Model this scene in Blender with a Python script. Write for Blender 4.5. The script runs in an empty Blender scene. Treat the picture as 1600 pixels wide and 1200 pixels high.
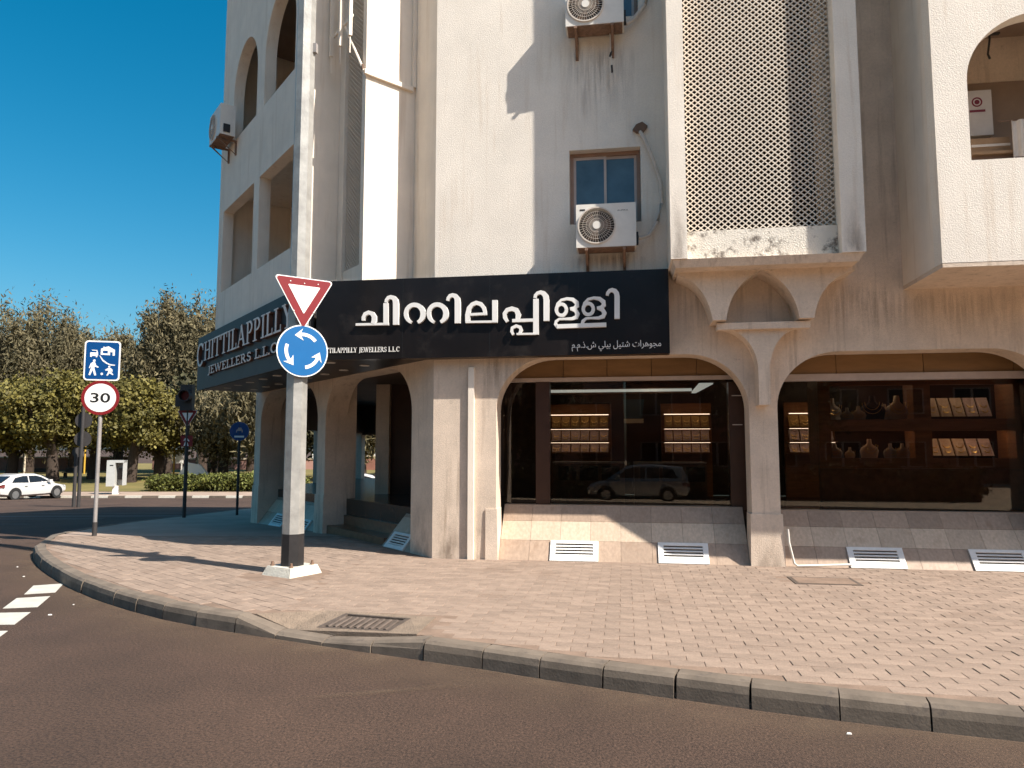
import bpy, bmesh, math, random
import numpy as np
from mathutils import Vector, Matrix
from mathutils.geometry import tessellate_polygon
random.seed(7); RNG = np.random.default_rng(11)
sc = bpy.context.scene
COL = sc.collection
R_ = math.radians

# ---------------------------------------------------------------- camera, sky, sun, exposure
cam_d = bpy.data.cameras.new('camera'); cam = bpy.data.objects.new('camera', cam_d); COL.objects.link(cam)
cam.location = (0, 0, 1.63)
cam.rotation_euler = (R_(90 + 5.1), 0, R_(8.8))
cam_d.sensor_fit = 'HORIZONTAL'; cam_d.sensor_width = 36.0; cam_d.lens = 36.0 * 1130 / 1600
cam_d.clip_start = .05; cam_d.clip_end = 3000
sc.camera = cam
SUN_TRAVEL = Vector((-.923, .3846, -1.06)).normalized()
to_sun = -SUN_TRAVEL
world = bpy.data.worlds.new('World'); sc.world = world; world.use_nodes = True
wn = world.node_tree.nodes; wl = world.node_tree.links
for n in list(wn): wn.remove(n)
w_out = wn.new('ShaderNodeOutputWorld'); w_bg = wn.new('ShaderNodeBackground')
sky = wn.new('ShaderNodeTexSky'); sky.sky_type = 'NISHITA'; sky.sun_disc = False
sky.sun_elevation = math.asin(to_sun.z); sky.sun_rotation = math.atan2(to_sun.x, to_sun.y)
sky.altitude = 0; sky.air_density = 1.0; sky.dust_density = 2.5; sky.ozone_density = 3.0
hs = wn.new('ShaderNodeHueSaturation'); hs.inputs['Hue'].default_value = .478; hs.inputs['Saturation'].default_value = 1.50
w_bg.inputs['Strength'].default_value = .078
wl.new(sky.outputs['Color'], hs.inputs['Color']); wl.new(hs.outputs['Color'], w_bg.inputs['Color'])
wl.new(w_bg.outputs['Background'], w_out.inputs['Surface'])
sun_d = bpy.data.lights.new('sun', 'SUN'); sun = bpy.data.objects.new('sun', sun_d); COL.objects.link(sun)
sun_d.energy = 4.4; sun_d.angle = R_(.53); sun_d.color = (1.0, .94, .86)
sun.rotation_euler = SUN_TRAVEL.to_track_quat('-Z', 'Y').to_euler(); sun.location = (20, -10, 25)
vs = sc.view_settings; vs.view_transform = 'Standard'; vs.look = 'None'; vs.gamma = 1.0; vs.use_curve_mapping = False
vs.exposure = 0.97
sc.cycles.max_bounces = 6; sc.cycles.diffuse_bounces = 4; sc.cycles.caustics_reflective = False; sc.cycles.caustics_refractive = False; sc.cycles.transparent_max_bounces = 12

# ---------------------------------------------------------------- materials
MATS = {}
def mat(name, col, rough=.8, var=.12, scale=3.0, bump=0.0, bscale=60.0, metal=0.0, spec=.4, streak=0.0, island=0.0, obrand=0.0,
        grain=0.0, grain_scale=150.0, spots=None, spot_scale=8.0, spot_lo=.62, trans=0.0, coat=0.0, emit=None, estr=0.0, hue2=None, stretch=(1, 1, 1), mask_z=None):
    m = bpy.data.materials.new(name); m.use_nodes = True
    nt = m.node_tree; N = nt.nodes; Lk = nt.links
    b = N['Principled BSDF']; b.inputs['Roughness'].default_value = rough; b.inputs['Metallic'].default_value = metal
    b.inputs['Specular IOR Level'].default_value = spec
    if coat: b.inputs['Coat Weight'].default_value = coat; b.inputs['Coat Roughness'].default_value = .05
    tc = N.new('ShaderNodeTexCoord'); mp = N.new('ShaderNodeMapping'); mp.inputs['Scale'].default_value = stretch
    Lk.new(tc.outputs['Object'], mp.inputs['Vector'])
    def noise(s, det=5, rough_=.6, sx=None):
        n = N.new('ShaderNodeTexNoise'); n.inputs['Scale'].default_value = s; n.inputs['Detail'].default_value = det
        n.inputs['Roughness'].default_value = rough_
        if sx:
            q = N.new('ShaderNodeMapping'); q.inputs['Scale'].default_value = sx
            Lk.new(tc.outputs['Object'], q.inputs['Vector']); Lk.new(q.outputs['Vector'], n.inputs['Vector'])
        else: Lk.new(mp.outputs['Vector'], n.inputs['Vector'])
        return n
    def mix(fac, a, bcol, mode='MIX'):
        x = N.new('ShaderNodeMix'); x.data_type = 'RGBA'; x.blend_type = mode
        if isinstance(fac, float): x.inputs['Factor'].default_value = fac
        else: Lk.new(fac, x.inputs['Factor'])
        for s, v in ((6, a), (7, bcol)):
            if isinstance(v, (tuple, list)): x.inputs[s].default_value = (v[0], v[1], v[2], 1)
            else: Lk.new(v, x.inputs[s])
        return x.outputs[2]
    def ramp(src, lo, hi):
        r = N.new('ShaderNodeMapRange'); r.inputs['From Min'].default_value = lo; r.inputs['From Max'].default_value = hi
        Lk.new(src, r.inputs['Value']); return r.outputs['Result']
    n1 = noise(scale)
    lo = tuple(max(0, c * (1 - var)) for c in col); hi = tuple(min(1, c * (1 + var * .8)) for c in col)
    if hue2: lo = hue2
    out = mix(ramp(n1.outputs['Fac'], .3, .7), lo, hi)
    if island or obrand:
        a = N.new('ShaderNodeNewGeometry'); oi = N.new('ShaderNodeObjectInfo')
        s = N.new('ShaderNodeMath'); s.operation = 'ADD'
        if island: Lk.new(a.outputs['Random Per Island'], s.inputs[0])
        else: s.inputs[0].default_value = 0
        Lk.new(oi.outputs['Random'], s.inputs[1])
        fr = N.new('ShaderNodeMath'); fr.operation = 'FRACT'; Lk.new(s.outputs[0], fr.inputs[0])
        amt = island or obrand
        v = N.new('ShaderNodeMapRange'); v.inputs['To Min'].default_value = 1 - amt; v.inputs['To Max'].default_value = 1 + amt * .7
        Lk.new(fr.outputs[0], v.inputs['Value'])
        hv = N.new('ShaderNodeHueSaturation'); Lk.new(v.outputs['Result'], hv.inputs['Value']); Lk.new(out, hv.inputs['Color']); out = hv.outputs['Color']
    if streak:
        n2 = noise(1.0, 6, .65, (9, 9, .55))
        out = mix(ramp(n2.outputs['Fac'], .54, .78), out, tuple(c * (1 - streak) * f for c, f in zip(col, (1, .93, .86))))
    if spots:
        n3 = noise(spot_scale, 8, .7)
        out = mix(ramp(n3.outputs['Fac'], spot_lo, spot_lo + .12), out, spots)
    if grain:
        n5 = noise(grain_scale, 2, .8); v5 = N.new('ShaderNodeMapRange'); v5.inputs['From Min'].default_value = .3; v5.inputs['From Max'].default_value = .7
        v5.inputs['To Min'].default_value = 1 - grain; v5.inputs['To Max'].default_value = 1 + grain; Lk.new(n5.outputs['Fac'], v5.inputs['Value'])
        h5 = N.new('ShaderNodeHueSaturation'); Lk.new(v5.outputs['Result'], h5.inputs['Value']); Lk.new(out, h5.inputs['Color']); out = h5.outputs['Color']
    Lk.new(out, b.inputs['Base Color'])
    if bump:
        n4 = noise(bscale, 4, .6); bp = N.new('ShaderNodeBump'); bp.inputs['Strength'].default_value = bump; bp.inputs['Distance'].default_value = .02
        Lk.new(n4.outputs['Fac'], bp.inputs['Height']); Lk.new(bp.outputs['Normal'], b.inputs['Normal'])
    if trans: b.inputs['Transmission Weight'].default_value = trans
    if emit: b.inputs['Emission Color'].default_value = (*emit, 1); b.inputs['Emission Strength'].default_value = estr
    MATS[name] = m; return m
def glass_mat(name, tint, refl=1.0, rough=.0):
    m = bpy.data.materials.new(name); m.use_nodes = True; nt = m.node_tree; N = nt.nodes; Lk = nt.links
    for n in list(N): N.remove(n)
    o = N.new('ShaderNodeOutputMaterial'); t = N.new('ShaderNodeBsdfTransparent'); t.inputs['Color'].default_value = (*tint, 1)
    g = N.new('ShaderNodeBsdfGlossy'); g.inputs['Roughness'].default_value = rough
    g.inputs['Color'].default_value = (.95, .95, .95, 1)
    fr = N.new('ShaderNodeFresnel'); fr.inputs['IOR'].default_value = 1.5
    ml = N.new('ShaderNodeMath'); ml.operation = 'MULTIPLY'; ml.inputs[1].default_value = refl; ml.use_clamp = True
    x = N.new('ShaderNodeMixShader'); Lk.new(fr.outputs[0], ml.inputs[0]); Lk.new(ml.outputs[0], x.inputs[0])
    Lk.new(t.outputs[0], x.inputs[1]); Lk.new(g.outputs[0], x.inputs[2]); Lk.new(x.outputs[0], o.inputs['Surface'])
    MATS[name] = m; return m
M = MATS
mat('plaster', (.82, .72, .60), .9, .07, 2.2, .2, 90, streak=.2)
mat('plaster_rough', (.82, .745, .645), .92, .07, 1.6, .4, 75, streak=.16, grain=.05, grain_scale=40)
mat('plaster_mildew', (.78, .72, .62), .92, .1, 2.5, .7, 60, spots=(.2, .17, .14), spot_scale=5.5, spot_lo=.53)
mat('plaster_dirty', (.69, .56, .44), .9, .14, 2.0, .4, 80, streak=.42, spots=(.34, .26, .19), spot_scale=6, spot_lo=.64, grain=.07, grain_scale=30)
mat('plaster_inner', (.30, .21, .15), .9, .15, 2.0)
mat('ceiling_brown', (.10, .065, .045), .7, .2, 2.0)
mat('lattice_cement', (.74, .66, .56), .9, .1, 6.0, .3, 60)
mat('marble', (.58, .45, .33), .45, .16, 5.0, .05, 30, streak=.22, obrand=.16, stretch=(6, 6, 1.2), spots=(.45, .25, .13), spot_scale=2.0, spot_lo=.70)
mat('marble_grey', (.40, .29, .21), .45, .16, 5.0, .05, 30, streak=.25, obrand=.14, stretch=(6, 6, 1.2))
mat('vent_white', (.78, .75, .70), .5, .08, 9.0)
mat('dark_void', (.012, .010, .009), .9)
mat('asphalt', (.078, .0455, .030), .9, .22, .6, .9, 70, spots=(.24, .175, .125), spot_scale=55, spot_lo=.635, hue2=(.048, .028, .0185), grain=.62, grain_scale=50)
mat('paving_base', (.24, .165, .118), .95, .25, 4.0, .5, 120)
mat('paver', (.300, .220, .166), .9, .16, 7.0, .5, 130, island=.13, spots=(.235, .165, .12), spot_scale=1.1, spot_lo=.55, grain=.12, grain_scale=60)
mat('kerb_concrete', (.165, .13, .098), .92, .25, 5.0, .15, 60, obrand=.12, spots=(.10, .08, .066), spot_scale=7, spot_lo=.56)
mat('road_paint', (.50, .48, .42), .8, .12, 6.0, .3, 120, spots=(.30, .26, .22), spot_scale=16, spot_lo=.66)
mat('worn_paint', (.13, .125, .115), .85, .2, 6.0)
mat('old_concrete', (.24, .18, .13), .93, .25, 6.0, .8, 60, spots=(.14, .10, .075), spot_scale=9, spot_lo=.6)
mat('white_concrete', (.66, .62, .52), .9, .14, 12.0, .8, 60, spots=(.35, .28, .2), spot_scale=11, spot_lo=.64)
mat('cast_iron', (.13, .10, .08), .7, .3, 12.0, .4, 90, metal=.3)
mat('galvanised', (.38, .37, .34), .5, .22, 6.0, .15, 40, metal=.35, spots=(.7, .69, .64), spot_scale=10, spot_lo=.69)
mat('black_paint', (.022, .02, .02), .55, .3, 8.0, .1, 50, spots=(.6, .58, .54), spot_scale=17, spot_lo=.74)
mat('grey_post', (.36, .33, .31), .5, .15, 6.0, metal=.3)
mat('dark_post', (.045, .04, .038), .6, .15, 6.0)
mat('sign_white', (.82, .81, .78), .4, .04, 5.0)
mat('sign_red', (.20, .012, .015), .4, .08, 5.0)
mat('sign_blue', (.0, .105, .30), .4, .05, 5.0)
mat('sign_blue_deep', (.0, .055, .20), .4, .05, 5.0)
mat('sign_black', (.012, .012, .012), .45, .05, 5.0)
mat('aluminium', (.42, .41, .40), .45, .1, 8.0, metal=.6)
mat('board_black', (.011, .0085, .008), .28, .35, 1.6, streak=.2, spec=.35, spots=(.022, .018, .016), spot_scale=3, spot_lo=.55)
mat('board_slate', (.042, .042, .043), .55, .2, 1.6, spec=.22)
mat('letter_white', (.80, .78, .74), .45, .04, 5.0)
mat('letter_bronze', (.78, .68, .61), .5, .08, 5.0)
mat('letter_side', (.10, .05, .035), .5, .1, 5.0)
mat('soffit_black', (.010, .008, .008), .4, .3, 2.0, spec=.5)
def fade_mat(name, col, streak_scale, lo, hi, strength):
    m = bpy.data.materials.new(name); m.use_nodes = True; nt = m.node_tree; N = nt.nodes; Lk = nt.links; b = N['Principled BSDF']
    b.inputs['Base Color'].default_value = (*col, 1); b.inputs['Roughness'].default_value = .95; b.inputs['Specular IOR Level'].default_value = .1
    tc = N.new('ShaderNodeTexCoord'); mp = N.new('ShaderNodeMapping'); mp.inputs['Scale'].default_value = streak_scale; no = N.new('ShaderNodeTexNoise')
    no.inputs['Scale'].default_value = 1.0; no.inputs['Detail'].default_value = 6; no.inputs['Roughness'].default_value = .65
    Lk.new(tc.outputs['Object'], mp.inputs['Vector']); Lk.new(mp.outputs['Vector'], no.inputs['Vector'])
    r = N.new('ShaderNodeMapRange'); r.inputs['From Min'].default_value = lo; r.inputs['From Max'].default_value = hi; Lk.new(no.outputs['Fac'], r.inputs['Value'])
    at = N.new('ShaderNodeAttribute'); at.attribute_name = 'fade'
    m1 = N.new('ShaderNodeMath'); m1.operation = 'MULTIPLY'; Lk.new(r.outputs['Result'], m1.inputs[0]); Lk.new(at.outputs['Fac'], m1.inputs[1])
    m2 = N.new('ShaderNodeMath'); m2.operation = 'MULTIPLY'; Lk.new(m1.outputs[0], m2.inputs[0]); m2.inputs[1].default_value = strength
    Lk.new(m2.outputs[0], b.inputs['Alpha']); MATS[name] = m; return m
mat('downlight_white', (.55, .52, .48), .4, .05, 9.0)
mat('ac_white', (.74, .70, .63), .5, .06, 6.0, spots=(.45, .36, .28), spot_scale=5, spot_lo=.70)
mat('ac_dark', (.045, .035, .03), .6, .1, 6.0)
mat('ac_guard', (.62, .55, .47), .5, .08, 6.0)
mat('rusty_bracket', (.22, .135, .09), .8, .3, 18.0)
mat('pipe_wrap', (.62, .55, .48), .8, .12, 14.0)
mat('pipe_pvc', (.74, .70, .62), .5, .06, 6.0)
mat('rubber_black', (.02, .02, .022), .6, .1, 9.0)
mat('frame_brown', (.30, .185, .13), .5, .1, 8.0)
mat('frame_alu', (.50, .41, .36), .45, .1, 8.0)
mat('shaft_painted_shade', (.035, .022, .016), .9)  # near-black colour stands in for shade deep inside the lattice shafts
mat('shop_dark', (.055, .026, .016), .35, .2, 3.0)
mat('shop_floor', (.05, .035, .026), .2, .2, 3.0)
mat('wood', (.26, .105, .035), .4, .3, 3.0, stretch=(1, 1, 9))
mat('wood_panel', (.27, .15, .062), .5, .18, 2.0, stretch=(1, 1, 5), obrand=.12)
mat('granite', (.20, .10, .055), .35, .3, 9.0)
mat('velvet_cream', (.62, .46, .33), .8, .12, 8.0)
mat('velvet_pink', (.60, .44, .40), .8, .12, 8.0)
mat('velvet_amber', (.46, .26, .08), .7, .15, 8.0)
mat('velvet_black', (.012, .012, .02), .7, .1, 8.0)
mat('bust_grey', (.42, .36, .31), .8, .1, 8.0)
mat('gold', (.78, .50, .16), .28, .1, 20.0, metal=1.0)
mat('lamp_glow', (.9, .9, .85), .4, .02, 3.0, emit=(1.0, .86, .66), estr=16.0)
mat('strip_glow', (.9, .85, .8), .4, .02, 3.0, emit=(1.0, .86, .72), estr=2.6)
mat('spot_glow', (.9, .9, .85), .4, .02, 3.0, emit=(1.0, .90, .74), estr=15.0)
mat('bounce_paving', (.60, .45, .30), .95, .15, .4)  # pale warm tone of the added ground that bounces sunlight onto shaded walls
mat('cove_glow', (.7, .85, .9), .4, .02, 3.0, emit=(.72, .90, 1.0), estr=.45)
glass_mat('shop_glass', (.66, .60, .54), .85)
glass_mat('clear_glass', (.82, .80, .76), 1.0)
mat('window_blue', (.075, .12, .155), .12, .3, 2.2, spec=.5)
mat('car_glass', (.012, .012, .013), .06, .1, 3.0, spec=.6)
mat('car_white', (.56, .54, .51), .3, .03, 3.0, coat=.7)
mat('car_dark', (.05, .05, .052), .3, .05, 3.0, coat=.8, metal=.3)
mat('car_silver', (.36, .36, .36), .3, .05, 3.0, coat=.8, metal=.5)
mat('tyre', (.018, .017, .016), .85, .1, 9.0)
mat('rim', (.38, .37, .36), .35, .1, 9.0, metal=.8)
mat('lamp_red', (.13, .014, .010), .25, .1, 9.0)
mat('lamp_clear', (.65, .66, .66), .15, .05, 9.0)
mat('bark', (.055, .038, .028), .95, .35, 4.0, .9, 20, stretch=(3, 3, .6))
mat('leaf_olive', (.150, .122, .024), .7, .3, .35, island=.45, hue2=(.085, .078, .018))
mat('leaf_feather', (.140, .112, .056), .8, .3, .3, island=.42, hue2=(.078, .070, .034))
mat('leaf_dark', (.055, .052, .020), .8, .3, .35, island=.45)
mat('hedge_leaf', (.115, .125, .022), .7, .3, .6, island=.45)
mat('lawn', (.19, .14, .045), .95, .3, .25, .5, 30, hue2=(.115, .105, .03))
mat('terracotta', (.30, .135, .095), .9, .15, .8)
mat('far_cream', (.66, .56, .42), .9, .1, .5)
mat('far_white', (.72, .69, .64), .8, .06, .5)
mat('far_pink', (.42, .24, .20), .9, .1, .5)
mat('post_yellow', (.55, .33, .04), .6, .1, 5.0)
mat('phone_grey', (.46, .46, .43), .5, .08, 5.0)
mat('orange_paint', (.55, .16, .025), .6, .1, 5.0)
mat('cloth_white', (.60, .53, .47), .9, .1, 5.0)
mat('cloth_brown', (.22, .13, .09), .9, .2, 5.0)
mat('cardboard', (.30, .19, .11), .9, .15, 5.0)
mat('shade_brown', (.16, .10, .07), .9, .15, 3.0)
mat('litter', (.75, .72, .66), .9, .1, 20.0)
mat('pavement_far', (.34, .25, .19), .9, .2, 1.0)

# ---------------------------------------------------------------- mesh helpers
fade_mat('road_dust', (.17, .12, .082), (2.2, 2.2, 1), .25, .75, .75)
fade_mat('drip_stain', (.20, .125, .08), (16, 16, .9), .42, .72, .42)
fade_mat('grime', (.16, .11, .08), (7, 7, 2.2), .42, .70, .55)
def fade_sheet(name, grid, fades, m, parent=None):
    # grid: rows of world points, fades: matching rows of 0..1
    nr, nc = len(grid), len(grid[0]); off = parent.location if parent is not None else Vector((0, 0, 0))
    me = bpy.data.meshes.new(name); me.from_pydata([tuple(Vector(p) - off) for r in grid for p in r], [], [(i*nc+j, i*nc+j+1, (i+1)*nc+j+1, (i+1)*nc+j) for i in range(nr-1) for j in range(nc-1)])
    a = me.attributes.new('fade', 'FLOAT', 'POINT'); a.data.foreach_set('value', [v for r in fades for v in r]); me.materials.append(MATS[m])
    o = bpy.data.objects.new(name, me); COL.objects.link(o); o.parent = parent; return o
class MB:
    def __init__(s, xf=None): s.v = []; s.f = []; s.xf = xf
    def P(s, p):
        s.v.append(s.xf(*p) if s.xf else tuple(p)); return len(s.v) - 1
    def face(s, pts): s.f.append([s.P(p) for p in pts]); return s
    def box(s, a, b):
        (x0, y0, z0), (x1, y1, z1) = a, b
        i = [s.P(p) for p in ((x0,y0,z0),(x1,y0,z0),(x1,y1,z0),(x0,y1,z0),(x0,y0,z1),(x1,y0,z1),(x1,y1,z1),(x0,y1,z1))]
        for q in ((0,3,2,1),(4,5,6,7),(0,1,5,4),(1,2,6,5),(2,3,7,6),(3,0,4,7)): s.f.append([i[k] for k in q])
        return s
    def hexa(s, p8):
        i = [s.P(p) for p in p8]
        for q in ((0,3,2,1),(4,5,6,7),(0,1,5,4),(1,2,6,5),(2,3,7,6),(3,0,4,7)): s.f.append([i[k] for k in q])
        return s
    def prism(s, poly, fn0, fn1, side=True):
        n = len(poly); a = [s.P(fn0(*p)) for p in poly]; b = [s.P(fn1(*p)) for p in poly]
        for t in tessellate_polygon([[Vector((p[0], p[1], 0)) for p in poly]]):
            s.f.append([a[t[0]], a[t[1]], a[t[2]]]); s.f.append([b[t[2]], b[t[1]], b[t[0]]])
        if side:
            for k in range(n): s.f.append([a[k], a[(k+1) % n], b[(k+1) % n], b[k]])
        return s
    def prism_xz(s, poly, y0, y1): return s.prism(poly, lambda x, z: (x, y0, z), lambda x, z: (x, y1, z))
    def prism_xy(s, poly, z0, z1): return s.prism(poly, lambda x, y: (x, y, z1), lambda x, y: (x, y, z0))
    def tube(s, path, r, n=8, caps=True):
        path = [Vector(p) for p in path]; rings = []
        rr = r if isinstance(r, (list, tuple)) else [r] * len(path)
        for k, p in enumerate(path):
            d = (path[min(k+1, len(path)-1)] - path[max(k-1, 0)]).normalized()
            up = Vector((0, 0, 1)) if abs(d.z) < .95 else Vector((1, 0, 0))
            u = d.cross(up).normalized(); w = d.cross(u).normalized()
            rings.append([s.P(tuple(p + (u * math.cos(2*math.pi*j/n) + w * math.sin(2*math.pi*j/n)) * rr[k])) for j in range(n)])
        for k in range(len(rings) - 1):
            for j in range(n): s.f.append([rings[k][j], rings[k][(j+1) % n], rings[k+1][(j+1) % n], rings[k+1][j]])
        if caps: s.f.append(rings[0][::-1]); s.f.append(rings[-1])
        return s
    def disc_y(s, cx, cz, r, y0, y1, n=32, r2=None):
        return s.prism_xz([(cx + r*math.cos(2*math.pi*k/n), cz + (r2 or r)*math.sin(2*math.pi*k/n)) for k in range(n)], y0, y1)
    def ring_y(s, cx, cz, ri, ro, y0, y1, n=32, a0=0, a1=360):
        k0 = R_(a0); k1 = R_(a1); full = abs(a1 - a0) >= 359.9; m = n if full else n + 1; idx = []
        for k in range(m):
            a = k0 + (k1 - k0) * k / n; c, t = math.cos(a), math.sin(a)
            idx.append([s.P((cx + ri*c, y0, cz + ri*t)), s.P((cx + ro*c, y0, cz + ro*t)), s.P((cx + ro*c, y1, cz + ro*t)), s.P((cx + ri*c, y1, cz + ri*t))])
        for k in range(n):
            A = idx[k]; B = idx[(k+1) % m]
            for q in range(4): s.f.append([A[q], A[(q+1) % 4], B[(q+1) % 4], B[q]])
        if not full: s.f.append(idx[0][::-1]); s.f.append(idx[-1])
        return s
    def ribbon(s, pts, y0, y1):     # pts (x, z, width) swept in the xz plane
        idx = []; n = len(pts)
        for k, (x, z, w) in enumerate(pts):
            a = pts[max(k-1, 0)]; b = pts[min(k+1, n-1)]; d = Vector((b[0]-a[0], b[1]-a[1])).normalized(); nx, nz = -d.y * w/2, d.x * w/2
            idx.append([s.P((x-nx, y0, z-nz)), s.P((x+nx, y0, z+nz)), s.P((x+nx, y1, z+nz)), s.P((x-nx, y1, z-nz))])
        for k in range(n-1):
            for q in range(4): s.f.append([idx[k][q], idx[k][(q+1) % 4], idx[k+1][(q+1) % 4], idx[k+1][q]])
        s.f.append(idx[0][::-1]); s.f.append(idx[-1]); return s
    def loft(s, rings, caps=True):
        ii = [[s.P(p) for p in r] for r in rings]; n = len(rings[0])
        for k in range(len(ii)-1):
            for j in range(n): s.f.append([ii[k][j], ii[k][(j+1) % n], ii[k+1][(j+1) % n], ii[k+1][j]])
        if caps: s.f.append(ii[0][::-1]); s.f.append(ii[-1])
        return s
    def mesh(s, name, m, smooth=None, off=(0, 0, 0)):
        me = bpy.data.meshes.new(name)
        me.from_pydata([(p[0]-off[0], p[1]-off[1], p[2]-off[2]) for p in s.v], [], s.f)
        bm = bmesh.new(); bm.from_mesh(me); bmesh.ops.recalc_face_normals(bm, faces=bm.faces); bm.to_mesh(me); bm.free()
        me.materials.append(MATS[m])
        if smooth: me.shade_smooth(); me.set_sharp_from_angle(angle=R_(smooth))
        return me
    def build(s, name, m, parent=None, smooth=None, local=False, label=None):
        off = (0, 0, 0)
        if parent is not None and not local:
            p = parent; o = Vector((0, 0, 0))
            while p is not None: o += p.location; p = p.parent
            off = o
        ob = bpy.data.objects.new(name, s.mesh(name, m, smooth, off)); COL.objects.link(ob)
        if parent is not None: ob.parent = parent
        if label: ob['label'] = label
        return ob
def thing(name, label, cat, loc=(0, 0, 0), rz=0.0, group=None):
    o = bpy.data.objects.new(name, None); COL.objects.link(o); o.location = loc; o.rotation_euler = (0, 0, rz); o.empty_display_size = .2
    return tag(o, label, cat, group)
def tag(o, label, cat, group=None):
    o['label'] = label; o['category'] = cat
    if group: o['group'] = group
    return o
def struct(o): o['kind'] = 'structure'; return o
def dup(root, loc, rz, label=None, group=None):
    def cp(o, par):
        c = o.copy(); COL.objects.link(c); c.parent = par
        for ch in o.children: cp(ch, c)
        return c
    kids = list(root.children); r = root.copy(); COL.objects.link(r)
    for k in kids: cp(k, r)
    r.location = loc; r.rotation_euler = (0, 0, rz)
    if label: r['label'] = label
    if group: r['group'] = group
    return r
S2 = 2 ** -.5
def CHF(x, y, z):      # chamfer frame: x to the right along the corner wall (0 at the front corner), y into the building
    return (-2.6 + (x + y) * S2, 9.7 + (-x + y) * S2, z)
FX, FY = -math.sin(R_(8.8)), math.cos(R_(8.8))
def gp(r, d): return (r * FY + d * FX, -r * FX + d * FY)         # street frame: r to the right, d away along the side street
def gz(x, y):
    d = x * FX + y * FY
    if d < 0: return -min(.8, .065 * max(0, -d - 1.5))
    return -.042 * (min(max(d, 12.5), 44.0) - 12.5)
def gpz(r, d, up=0.0): x, y = gp(r, d); return (x, y, gz(x, y) + up)
# ================================================================ the setting: road, pavement, kerb, far side
road = MB()
ds = [-160, -13.8, -1.5, 0, 12.5, 44, 1500]; rs = [-700, -60, 60, 700]
for a, b in zip(ds, ds[1:]):
    for c, e in zip(rs, rs[1:]):
        def zz(d): return -min(.8, .065*max(0, -d-1.5)) if d < 0 else -.042*(min(max(d, 12.5), 44)-12.5)
        road.face([(*gp(c, a), zz(a)), (*gp(e, a), zz(a)), (*gp(e, b), zz(b)), (*gp(c, b), zz(b))])
road = struct(road.build('road', 'asphalt'))
KN = [(16, 3.95), (11, 4.02), (8, 4.1), (5, 4.27), (3, 4.45), (2.18, 4.58), (1.55, 4.69), (.86, 4.84), (.25, 5.01), (-.4, 5.2), (-1.03, 5.42),
      (-1.67, 5.6), (-2.14, 5.74), (-2.92, 5.98), (-3.7, 6.22), (-4.3, 6.45), (-4.96, 6.79), (-5.8, 7.3), (-6.63, 7.89), (-7.7, 8.75), (-8.6, 9.6), (-9.15, 10.2), (-9.5, 10.8)]
KF = [gp(-7.95, 12.5), gp(-8.2, 13.3), gp(-8.5, 14.6), gp(-8.75, 16.5), gp(-8.85, 20), gp(-8.9, 30), gp(-9, 43)]
def inset(path, w):
    out = []
    for k, p in enumerate(path):
        a = Vector(path[max(k-1, 0)]); b = Vector(path[min(k+1, len(path)-1)]); d = (b - a).normalized()
        out.append((p[0] + d.y*w, p[1] - d.x*w))
    return out
KALL = KN + KF
INN = inset(KALL, .16)      # inner edge of the kerb (pavement lies to its right, travelling right to left)
nn = len(KN)
slab_poly = [(-3.3, 6.24), (-2.9, 6.12), (-1.66, 5.75), (-1.66, 6.34), (-2.72, 6.44)]
NB = [p for p in INN[:nn] if p[0] > -1.66] + [slab_poly[2], slab_poly[3], slab_poly[4], slab_poly[0]] + [p for p in INN[:nn] if p[0] < -3.3]
near = NB + [gp(-7.79, 12.5), gp(6, 12.5), (16, 12.0)]
far_p = [INN[k] for k in range(nn+1, len(INN))]
pv = MB(); pv.prism_xy(near, -.05, .1462)
pav = struct(pv.build('pavement', 'paving_base'))
pf = MB(); farpoly = [gp(-7.79, 12.5)] + far_p + [gp(6, 43), gp(6, 12.5)]
pf.prism(farpoly, lambda x, y: (x, y, gz(x, y)+.142), lambda x, y: (x, y, gz(x, y)-.05))
struct(pf.build('side_pavement', 'pavement_far'))
# kerb
def kh(x, y):
    if y > 8: return .15
    if x < -3.35 or x > -1.7: return .15
    if x < -2.95: return .15 - .10*(x+3.35)/.4
    if x > -2.3: return .05 + .10*(x+2.3)/.6
    return .05
kb = MB(); kin = inset(KALL, .13); kmid = inset(KALL, .03)
for k in range(len(KALL)-1):
    a, b, c, d = kmid[k], kmid[k+1], kin[k+1], kin[k]
    za, zb = gz(*a), gz(*b)
    kb.hexa([(*a, za-.1), (*b, zb-.1), (*c, zb-.1), (*d, za-.1), (*a, za+.028), (*b, zb+.028), (*c, zb+.028), (*d, za+.028)])
kerb = struct(kb.build('kerb', 'old_concrete'))
L = [0]
for a, b in zip(KALL, KALL[1:]): L.append(L[-1] + math.dist(a, b))
def at_len(s):
    for k in range(len(L)-1):
        if s <= L[k+1] or k == len(L)-2:
            t = (s - L[k]) / (L[k+1]-L[k]); a, b = Vector(KALL[k]), Vector(KALL[k+1]); p = a.lerp(b, t); d = (b-a).normalized(); return p, d
s = 4.0
while s < 46:
    ln = .5 if s < 24 else .8
    ln *= random.uniform(.94, 1.04)
    p0, d0 = at_len(s); p1, d1 = at_len(s + ln - random.uniform(.008, .02)); d = (p1-p0).normalized(); nrm = Vector((d.y, -d.x))
    j = random.uniform(-.006, .006); p0 = p0 + nrm*j; p1 = p1 + nrm*j
    m = MB(); rings = []
    for p in (p0, p1):
        h = kh(p.x, p.y) + random.uniform(-.004, .004); g = gz(p.x, p.y)
        prof = [(0, -.04), (.006, h*.55), (.018, h-.022), (.045, h-.002), (.155, h), (.155, -.04)]
        rings.append([(p.x + nrm.x*u, p.y + nrm.y*u, g + v) for u, v in prof])
    m.loft(rings); m.build('kerbstone', 'kerb_concrete', kerb)
    s += ln
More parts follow.
